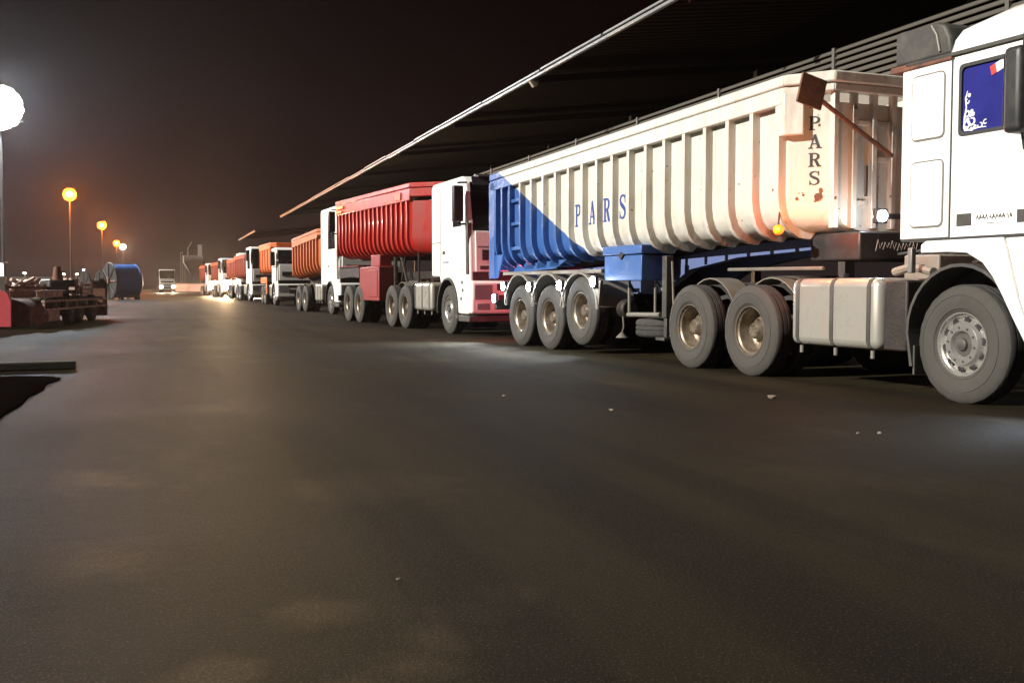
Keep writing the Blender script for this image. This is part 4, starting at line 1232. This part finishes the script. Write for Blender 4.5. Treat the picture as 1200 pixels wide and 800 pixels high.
# boundary wall with louvres behind the queue
def louvre_wall():
    g = thing('louvre_wall', 'raised concrete wall band topped by grey louvre slats behind the near trailer', 'wall', (17, 6, 0))
    L = 54
    for k in range(9):
        b = MB(); b.box(0, 0.25, k * 6 + 0.01, k * 6 + 5.99, 3.4, 6.18)
        b.build('wall_panel', M['concrete'], g, bevel=0.01, seg=1)
    for k in range(10):
        b = MB(); b.box(0.28, 0.58, k * 6 - 0.15, k * 6 + 0.15, 0, 6.18)
        b.build('pier', M['frame'], g)
    b = MB(); b.box(-0.06, 0.3, 0, L, 6.19, 6.27)
    b.build('coping', M['louvre'], g)
    b = MB(); b.prism([(0.0, 0.0), (-0.10, -0.12), (-0.085, -0.135), (0.02, -0.02)], 'y', 0.06, 5.94)
    me = b.mesh('louvre_slat', smooth=0)
    for k in range(9):
        for j in range(6):
            link('louvre_slat', me, M['louvre'], g, loc=(0.02, k * 6, 6.45 + j * 0.165))
        b = MB(); b.box(-0.09, 0.08, k * 6 - 0.055, k * 6 + 0.055, 6.275, 7.285)
        b.build('post', M['louvre'], g)
    b = MB(); b.box(0.09, 0.12, 0, L, 6.275, 7.27)
    b.build('backing_sheet', M['roofsteel'], g)
louvre_wall()

# ================================================================== lamps on masts along the left
def mast_flood(x, y, H):
    g = thing('floodlight_mast', 'tall floodlight mast at the left edge, blinding white', 'floodlight', (x, y, 0))
    b = MB(); b.cyl((0, 0.35, 0), (0, 0.35, H + 1.6), 0.17, 0.09, n=16)
    b.build('pole', M['frame'], g)
    b = MB(); b.box(-1.8, 1.8, 0.17, 0.25, H + 0.2, H + 0.3); b.box(-1.8, 1.8, 0.17, 0.25, H - 0.95, H - 0.85); b.box(-0.08, 0.08, 0.17, 0.25, H - 1.2, H + 1.7)
    b.build('crossbar', M['galv'], g)
    spots = [(0, 0)] + [(0.78 * math.cos(PI * k / 3), 0.78 * math.sin(PI * k / 3)) for k in range(6)] + [(1.50 * math.cos(PI * k / 9 + 0.26), 1.50 * math.sin(PI * k / 9 + 0.26)) for k in range(18)]
    for u, v in spots:
        z = H + 0.2 + v
        dy = 0.36 * (spots.index((u, v)) % 2)
        b = MB(); b.cyl((u, 0.16 - dy, z), (u, -0.16 - dy, z - 0.05), 0.22, 0.40, 18)
        h = b.build('floodlight', M['grey'], g)
        b = MB(); b.cyl((u, -0.161 - dy, z - 0.05), (u, -0.19 - dy, z - 0.055), 0.40, 0.38, 18)
        b.build('lens', M['flood'], h)
    lamp('flood_light', 'POINT', 25000, (0.78, 0.89, 1.0), g, (0, -1.0, H - 0.1), 0.8)
mast_flood(-12.4, 100, 16)

def street(x, y, H, label, name, lens, power, col, r=0.46):
    g = thing(name, label, 'street lamp', (x, y, 0), group='street lamps on the left')
    b = MB(); b.cyl((0, 0, 0), (0, 0, H - r - 0.1), 0.13, 0.07, n=12)
    b.build('pole', M['frame'], g)
    b = MB(); b.cyl((0, 0, H - r - 0.12), (0, 0, H - r + 0.1), 0.10, 0.26, n=14)
    h = b.build('lamp_head', M['frame'], g)
    b = MB(); rings = []
    for k in range(1, 9):
        q = PI * k / 9 - PI / 2
        rings.append([(r * math.cos(q) * math.cos(t_), r * math.cos(q) * math.sin(t_), H + r * math.sin(q)) for t_ in [2*PI*i/16 for i in range(16)]])
    b.loft(rings)
    b.build('globe', M[lens], h, smooth=60)
    b = MB(); b.cyl((0, r * 0.2, H), (0, r * 0.75, H), r * 1.6, r * 0.9, 20)
    b.build('refractor', M[lens + '_refractor'], h)  # glowing disc behind the globe, paints the lamp's halo
    b = MB(); b.cyl((0, 0, H + r * 0.93), (0, 0, H + r * 1.12), 0.3, 0.06, n=14)
    b.build('cap', M['frame'], h)
    lamp('lamp_light', 'POINT', power, col, g, (0, -r - 0.25, H), 0.3)
SOD = (1.0, 0.24, 0.02)
street(-9.6, 136.6, 11.9, 'first amber street lamp, largest and highest of the glowing row', 'street_lamp', 'sodium', 19000, SOD)
street(-9.1, 204, 11.9, 'second amber street lamp, above the dark reel and blue drum', 'street_lamp', 'sodium', 20000, SOD)
street(-9.5, 289, 11.9, 'small amber street lamp just left of a white one', 'street_lamp', 'sodium', 17000, SOD)
street(-8.6, 313, 11.9, 'small white street lamp at the end of the amber row', 'street_lamp', 'warmwhite', 15000, (1.0, 0.8, 0.6))

def low_lamp(x, y, H, label, lens='warmwhite', r=0.22):
    g = thing('yard_lamp', label, 'lamp', (x, y, 0), group='small far yard lamps')
    b = MB(); b.cyl((0, 0, 0), (0, 0, H), 0.07, n=8)
    b.build('pole', M['galv'], g)
    b = MB(); b.cyl((0, 0, H), (0, 0, H + 0.12), r, r * 0.5, n=10)
    h = b.build('shade', M['grey'], g)
    b = MB(); rings = []
    for k in range(4):
        q = k / 4 * PI / 2
        rings.append([(r * math.cos(q) * math.cos(t_), r * math.cos(q) * math.sin(t_), H - 0.01 - r * math.sin(q)) for t_ in [2*PI*i/10 for i in range(10)]])
    b.loft(rings); b.build('globe', M[lens], h)
for x, y, H, lb in ((-20.0, 186, 3.2, 'lone white yard lamp above the lit cabin'), (-17.7, 217, 3.5, 'yard lamp second from the left in the far lamp cluster'),
                    (-16.0, 210, 3.3, 'yard lamp in the middle of the far lamp cluster'), (-14.2, 216, 3.4, 'yard lamp right of the middle in the far cluster'),
                    (-14.3, 237, 4.5, 'highest yard lamp of the far cluster')):
    low_lamp(x, y, H, lb)

# lit cabin far left
def cabin():
    g = thing('site_cabin', 'low white lit cabin with wide bright windows beyond the scrap trailer', 'cabin', (-19.4, 164.5, 0), R(-16))
    b = MB(); b.box(0, 5.6, 0, 3, 0, 0.45); b.box(0, 5.6, 0.1, 3, 0.45, 2.2)
    b.build('wall', M['pale'], g)
    b = MB(); b.box(-0.15, 5.75, -0.2, 3.1, 2.2, 2.34)
    b.build('roof', M['grey'], g)
    for x0, x1 in ((0.15, 1.3), (1.45, 2.5), (2.75, 3.6), (3.85, 5.3)):
        b = MB(); b.ring([(x0 - 0.06, 0.64), (x1 + 0.06, 0.64), (x1 + 0.06, 2.06), (x0 - 0.06, 2.06)], [(x0, 0.7), (x1, 0.7), (x1, 2.0), (x0, 2.0)], 'y', 0.03, 0.098)
        f = b.build('window', M['pale'], g)
        b = MB(); b.box(x0, x1, 0.06, 0.097, 0.7, 2.0)
        b.build('pane', M['window_lit'], f)
cabin()
g = thing('gate_booth', 'white lit gate booth at the left edge under the floodlight mast', 'booth', (-13.3, 99.3, 0))
b = MB(); b.box(0, 1.1, 0, 1.2, 0, 1.9); b.build('wall', M['concrete'], g)
b = MB(); b.box(-0.1, 1.2, -0.1, 1.3, 3.05, 3.15); b.build('roof', M['grey'], g)
b = MB(); b.box(0.05, 0.12, 0.05, 0.12, 1.9, 3.05); b.box(0.98, 1.05, 0.05, 0.12, 1.9, 3.05); b.build('frame', M['grey'], g)
b = MB(); b.box(0.12, 0.98, 0.06, 0.1, 1.9, 3.0); b.build('window', M['window_lit'], g)

# blue drum lying on its side, reel
g = thing('steel_drum', 'large blue steel drum lying on its side by the road, dark flange on its end', 'drum', (-2.3, 89.6, 0), R(25))
n = 36
def xring(r, x): return [(x, r * math.cos(2*PI*i/n), 1.46 + r * math.sin(2*PI*i/n)) for i in range(n)]
b = MB(); b.loft([xring(r, x) for r, x in ((0.4, -1.2), (1.22, -1.2), (1.30, -1.1), (1.31, -1.0), (1.31, 0.7), (1.28, 0.8), (1.16, 0.9), (0.4, 0.94))])
b.build('drum_shell', M['tankblue'], g, smooth=50)
for x in (0.66,):
    b = MB(); b.loft([xring(1.30, x), xring(1.345, x + 0.02), xring(1.345, x + 0.07), xring(1.30, x + 0.09)])
    b.build('hoop', M['tankblue'], g)
b = MB(); b.loft([xring(1.44, -1.36), xring(1.46, -1.33), xring(1.46, -1.25), xring(1.0, -1.21)])
f = b.build('end_flange', M['black'], g)
for k in range(8):
    a = 2 * PI * k / 8
    b = MB(); b.tube([(-1.39, 0.25 * math.cos(a), 1.46 + 0.25 * math.sin(a)), (-1.39, 1.35 * math.cos(a), 1.46 + 1.35 * math.sin(a))], 0.05)
    b.build('spoke', M['frame'] if k % 4 else M['rust'], f)
b = MB(); b.cyl((-1.55, 0, 1.46), (-1.3, 0, 1.46), 0.3, n=16); b.build('hub', M['rust'], f)
for x in (-0.8, 0.5):
    for y in (-0.85, 0.85):
        b = MB(); b.prism([(y - 0.3, 0.0), (y + 0.3, 0.0), (y + (0.3 if y > 0 else -0.2), 0.40), (y + (0.2 if y > 0 else -0.3), 0.40)], 'x', x - 0.12, x + 0.12)
        b.build('chock', M['wood'], g)

def reel(x, y, rad, rz, label):
    g = thing('cable_reel', label, 'reel', (x, y, rad), rz, group=None)
    for s in (-0.45, 0.40):
        b = MB(); b.cyl((s, 0, 0), (s + 0.05, 0, 0), rad, n=28)
        f = b.build('flange', M['frame'], g)
        for k in range(8):
            a = 2 * PI * k / 8
            b = MB(); b.cyl((s - 0.005, 0.2 * math.cos(a), 0.2 * math.sin(a)), (s - 0.005, 0.92 * rad * math.cos(a), 0.92 * rad * math.sin(a)), 0.03, n=6)
            b.build('spoke', M['frame'], f)
    b = MB(); b.cyl((-0.40, 0, 0), (0.40, 0, 0), rad * 0.45, n=20)
    b.build('drum', M['rust'], g)
reel(-3.3, 62, 0.95, R(24), 'dark upright cable reel between the flatbed and the blue drum')

# rusty flatbed trailer with scrap
def scrap_trailer():
    g = thing('flatbed_trailer', 'rusty low flatbed trailer with red headboard, parked at the left', 'trailer', (-2.95, 28.6, 0), R(-10))
    # local +y back along its right side, -x across it
    b = MB(); b.prism([(-3.4, 0.06), (-0.43, 0.06), (-0.42, 0.70), (-0.50, 0.90), (-0.72, 0.99), (-3.4, 1.06)], 'y', -0.12, -0.06)
    b.build('headboard', M['pinkred'], g, bevel=0.015)
    b = MB(); b.prism([(-2.6, 0.05), (-0.02, 0.08), (-0.02, 0.56), (-0.14, 0.64), (-0.40, 0.74), (-2.6, 0.74)], 'y', 0.0, 1.2)
    b.build('gooseneck', M['rust'], g, bevel=0.02)
    b = MB()
    for z in (0.42, 0.64): b.box(-0.10, -0.02, 1.25, 8.2, z, z + 0.06)
    for s in [1.3 + 1.12 * k for k in range(7)]: b.box(-0.095, -0.03, s, s + 0.06, 0.48, 0.64)
    b.build('side_frame', M['rust2'], g)
    b = MB()
    for w in (-0.7, -1.9): b.box(w, w + 0.14, 1.2, 8.2, 0.45, 0.72)
    b.build('chassis_beam', M['rust'], g)
    b = MB(); b.box(-2.6, -0.10, 0, 0.24, 0.701, 0.74)
    me = b.mesh('deck_plank', smooth=0)
    for k in range(26):
        o = link('deck_plank', me, M['wood'], g, loc=(random.uniform(-0.04, 0.04), 1.25 + k * 0.265, random.uniform(-0.006, 0.006)))
        o.rotation_euler = (0, 0, random.uniform(-0.012, 0.012))
    b = MB(); b.box(-2.6, -0.05, 8.25, 8.5, 0.12, 1.0)
    b.build('tail_ramp', M['rust'], g, bevel=0.02)
    b = MB(); b.box(-2.6, 0.0, 1.5, 2.6, 0.14, 0.42)
    b.build('belly_box', M['rust2'], g, bevel=0.02)
    for s in (4.2, 5.3, 6.9):
        m = wheel_meshes(24)
        o = bpy.data.objects.new('wheel', m['tread']); COL.objects.link(o); o.parent = g; o.location = (-0.08, s, 0.40); o.scale = (0.75,) * 3; o.rotation_euler = (0, 0, PI)
        link('tyre', m['side'], None, o); link('rim', m['deep'], None, o)
scrap_trailer()

def on_deck(x, y):
    """point on the flatbed's deck, local (x, y) to world"""
    c, s = math.cos(R(-10)), math.sin(R(-10))
    return (-2.95 + x * c - y * s, 28.6 + x * s + y * c)
random.seed(77)
def scrap_beam(x, y, z, rz, L, w, m, label, tilt=0.0):
    px, py = on_deck(x, y)
    b = MB(); b.box(-w, w, -L/2, L/2, 0, 0.02); b.box(-w, w, -L/2, L/2, 0.18, 0.20); b.box(-0.012, 0.012, -L/2, L/2, 0.02, 0.18)
    o = b.build('steel_beam', M[m]); o.location = (px, py, z); o.rotation_euler = (tilt, 0, rz)
    tag(o, label, 'steel beam', 'scrap steel beams on the flatbed')
scrap_beam(-0.4, 3.2, 0.755, R(-6), 3.4, 0.09, 'rust2', 'pale rusty beam lying at the near edge of the flatbed deck')
scrap_beam(-0.9, 4.4, 0.755, R(-18), 4.2, 0.09, 'rust', 'dark rusty beam in the middle of the flatbed deck')
scrap_beam(-0.6, 6.3, 0.92, R(4), 3.0, 0.08, 'rust2', 'raised pale beam near the tail of the flatbed', R(6))
def crate(x, y, sx, sy, sz, m, label, rz):
    px, py = on_deck(x, y)
    g = thing('scrap_crate', label, 'crate', (px, py, 0.752), rz, group='crates of scrap on the flatbed')
    b = MB(); t_ = 0.03
    b.box(-sx, sx, -sy, sy, 0, t_)
    b.build('floor', M[m], g)
    for k in range(3):
        z = 0.05 + k * (sz - 0.05) / 3; h = (sz - 0.05) / 3 - 0.03
        b = MB(); b.box(-sx, sx, -sy - t_, -sy, z, z + h); b.build('slat', M[m], g)
        b = MB(); b.box(sx, sx + t_, -sy, sy, z, z + h); b.build('slat', M[m], g)
    for u, v in ((-sx, -sy), (sx, -sy), (sx, sy), (-sx, sy)):
        b = MB(); b.box(u - 0.035, u + 0.035, v - 0.034, v + 0.034, 0.005, sz + 0.03); b.build('corner_post', M['rust'], g)
    b = MB()
    for k in range(26):
        a = random.uniform(0, 6.28); L_ = random.uniform(0.2, 0.5); c = Vector((random.uniform(-sx, sx) * .6, random.uniform(-sy, sy) * .6, random.uniform(0.2, sz + 0.12)))
        d = Vector((math.cos(a), math.sin(a), random.uniform(-.6, .6))) * L_ / 2
        b.cyl(c - d, c + d, random.uniform(0.02, 0.06), n=6)
    o = b.build('scrap_filling', M['rust2'], g); o['kind'] = 'stuff'
crate(-1.6, 5.2, 0.5, 0.5, 0.34, 'rust', 'low rusty slatted scrap crate in the middle of the flatbed', R(5))
crate(-1.1, 7.3, 0.7, 0.5, 0.42, 'rust2', 'pale slatted scrap crate toward the tail of the flatbed', R(-14))
def machine(x, y):
    px, py = on_deck(x, y)
    g = thing('scrap_gearbox', 'dark scrap gearbox casting on the flatbed behind the beams', 'gearbox', (px, py, 0.752), R(20))
    b = MB(); b.box(-0.4, 0.4, -0.5, 0.5, 0, 0.5); b.build('housing', M['frame'], g, bevel=0.08)
    for z in (0.2, 0.4):
        b = MB(); b.cyl((0.4, -0.2 + z * .5, z), (0.56, -0.2 + z * .5, z), 0.14, n=14); b.build('flange', M['rust2'], g)
    b = MB(); b.cyl((0, 0, 0.5), (0, 0, 0.9), 0.16, 0.1, n=14); b.build('neck', M['rust'], g)
machine(-0.9, 5.9)

# timber and a near-black patch on the asphalt at the left
b = MB(); b.box(-1.6, 0, -0.09, 0.09, 0.0, 0.11); b.box(-1.75, -0.55, 0.10, 0.22, 0.0, 0.10)
o = b.build('timber_beam', M['wood'], bevel=0.02); o.location = (-1.0, 14.72, 0.003); o.rotation_euler = (0, 0, R(4))
tag(o, 'dark timber beam on the asphalt, lying above the black sheet', 'beam')
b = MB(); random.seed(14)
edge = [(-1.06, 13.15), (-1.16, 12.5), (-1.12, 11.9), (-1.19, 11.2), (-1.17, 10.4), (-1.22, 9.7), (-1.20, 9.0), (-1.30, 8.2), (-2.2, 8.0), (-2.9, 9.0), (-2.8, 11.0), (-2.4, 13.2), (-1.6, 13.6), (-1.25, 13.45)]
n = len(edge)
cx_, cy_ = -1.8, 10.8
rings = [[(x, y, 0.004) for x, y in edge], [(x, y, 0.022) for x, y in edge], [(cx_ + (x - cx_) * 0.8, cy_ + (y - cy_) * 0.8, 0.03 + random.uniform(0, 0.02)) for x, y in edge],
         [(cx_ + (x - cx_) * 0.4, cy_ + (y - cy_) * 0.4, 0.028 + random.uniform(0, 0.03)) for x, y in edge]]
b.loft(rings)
o = b.build('rubber_sheet', M['tarp'], smooth=60)  # thin near-black patch, slightly uneven, just above the asphalt
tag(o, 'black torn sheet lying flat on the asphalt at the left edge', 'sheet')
random.seed(9)
def pebble(x, y, r, label):
    bm = bmesh.new(); bmesh.ops.create_icosphere(bm, subdivisions=1, radius=r)
    for v in bm.verts: v.co *= random.uniform(0.7, 1.2); v.co.z *= 0.6
    me = bpy.data.meshes.new('pebble'); bm.to_mesh(me); bm.free()
    o = link('pebble', me, M['stone']); o.location = (x, y, r * 0.35); o.rotation_euler = (0, 0, random.uniform(0, 6))
    tag(o, label, 'pebble', 'pebbles on the asphalt')
for x, y, r, lb in ((3.70, 8.35, 0.022, 'pale pebble on the asphalt before the near trailer wheels'), (0.82, 3.76, 0.010, 'tiny pale pebble nearest the camera on the dark asphalt'),
                    (5.55, 8.76, 0.045, 'flat pale stone on the asphalt before the fuel tank'), (4.82, 6.47, 0.016, 'left pebble of a pair before the front wheel'),
                    (4.97, 6.42, 0.018, 'right pebble of a pair before the front wheel'), (3.2, 9.8, 0.018, 'small pebble before the lifted trailer wheel')):
    pebble(x, y, r, lb)

# far hopper tower and low wall where the road ends
def hopper():
    g = thing('loading_hopper', 'far pale loading hopper tower rising above the road end', 'hopper', (7.6, 241, 0))
    for u in (-1.6, 1.6):
        for v in (-1.4, 1.4):
            b = MB(); b.box(u - 0.15, u + 0.15, v - 0.15, v + 0.15, 0, 5.0); b.build('leg', M['grey'], g)
    b = MB(); b.loft([[(-0.5, -0.5, 3.6), (0.5, -0.5, 3.6), (0.5, 0.5, 3.6), (-0.5, 0.5, 3.6)], [(-2.0, -1.8, 6.2), (2.0, -1.8, 6.2), (2.0, 1.8, 6.2), (-2.0, 1.8, 6.2)], [(-2.0, -1.8, 7.6), (2.0, -1.8, 7.6), (2.0, 1.8, 7.6), (-2.0, 1.8, 7.6)]])
    b.build('bin', M['pale'], g)
    b = MB(); b.box(1.1, 1.9, -0.4, 0.4, 7.6, 10.0); b.build('vent_stack', M['pale'], g)
    b = MB(); b.tube([(-1.0, 0, 7.6), (-1.0, 0, 9.2), (-0.2, 0, 10.6)], 0.12); b.build('pipe', M['grey'], g)
    b = MB(); b.tube([(-2.2, -1.5, 0.4), (-2.2, -1.5, 8.4)], 0.06); b.tube([(-2.6, -1.5, 0.4), (-2.6, -1.5, 8.4)], 0.06)
    for k in range(16): b.box(-2.6, -2.2, -1.53, -1.47, 0.6 + k * 0.5, 0.66 + k * 0.5)
    b.build('ladder', M['galv'], g)
    b = MB(); b.prism([(2.0, 6.0), (6.5, 1.0), (6.5, 1.6), (2.0, 6.6)], 'y', -0.5, 0.5); b.build('conveyor', M['frame'], g)
hopper()
g = thing('low_wall', 'low pale wall across the far end of the road', 'wall', (2.6, 210, 0), R(-16))
for k in range(5):
    b = MB(); b.box(k * 1.62, k * 1.62 + 1.58, 0, 0.3, 0, 1.5); b.build('wall_panel', M['pale'], g)
b = MB(); b.box(-0.1, 8.2, -0.05, 0.35, 1.505, 1.6); b.build('coping', M['concrete'], g)

# ================================================================== the hazy night air
def haze():
    b = MB(); b.box(-520, 520, -140, 920, -1.0, 19.0)
    m = bpy.data.materials.new('night_haze'); m.use_nodes = True
    n = m.node_tree; n.nodes.clear()
    o = n.nodes.new('ShaderNodeOutputMaterial'); v = n.nodes.new('ShaderNodeVolumePrincipled')
    v.inputs['Color'].default_value = (0.92, 0.86, 0.86, 1)
    v.inputs['Density'].default_value = 0.00015
    v.inputs['Anisotropy'].default_value = 0.7
    n.links.new(v.outputs[0], o.inputs['Volume'])
    h = b.build('haze', m, smooth=0); h['kind'] = 'stuff'
haze()
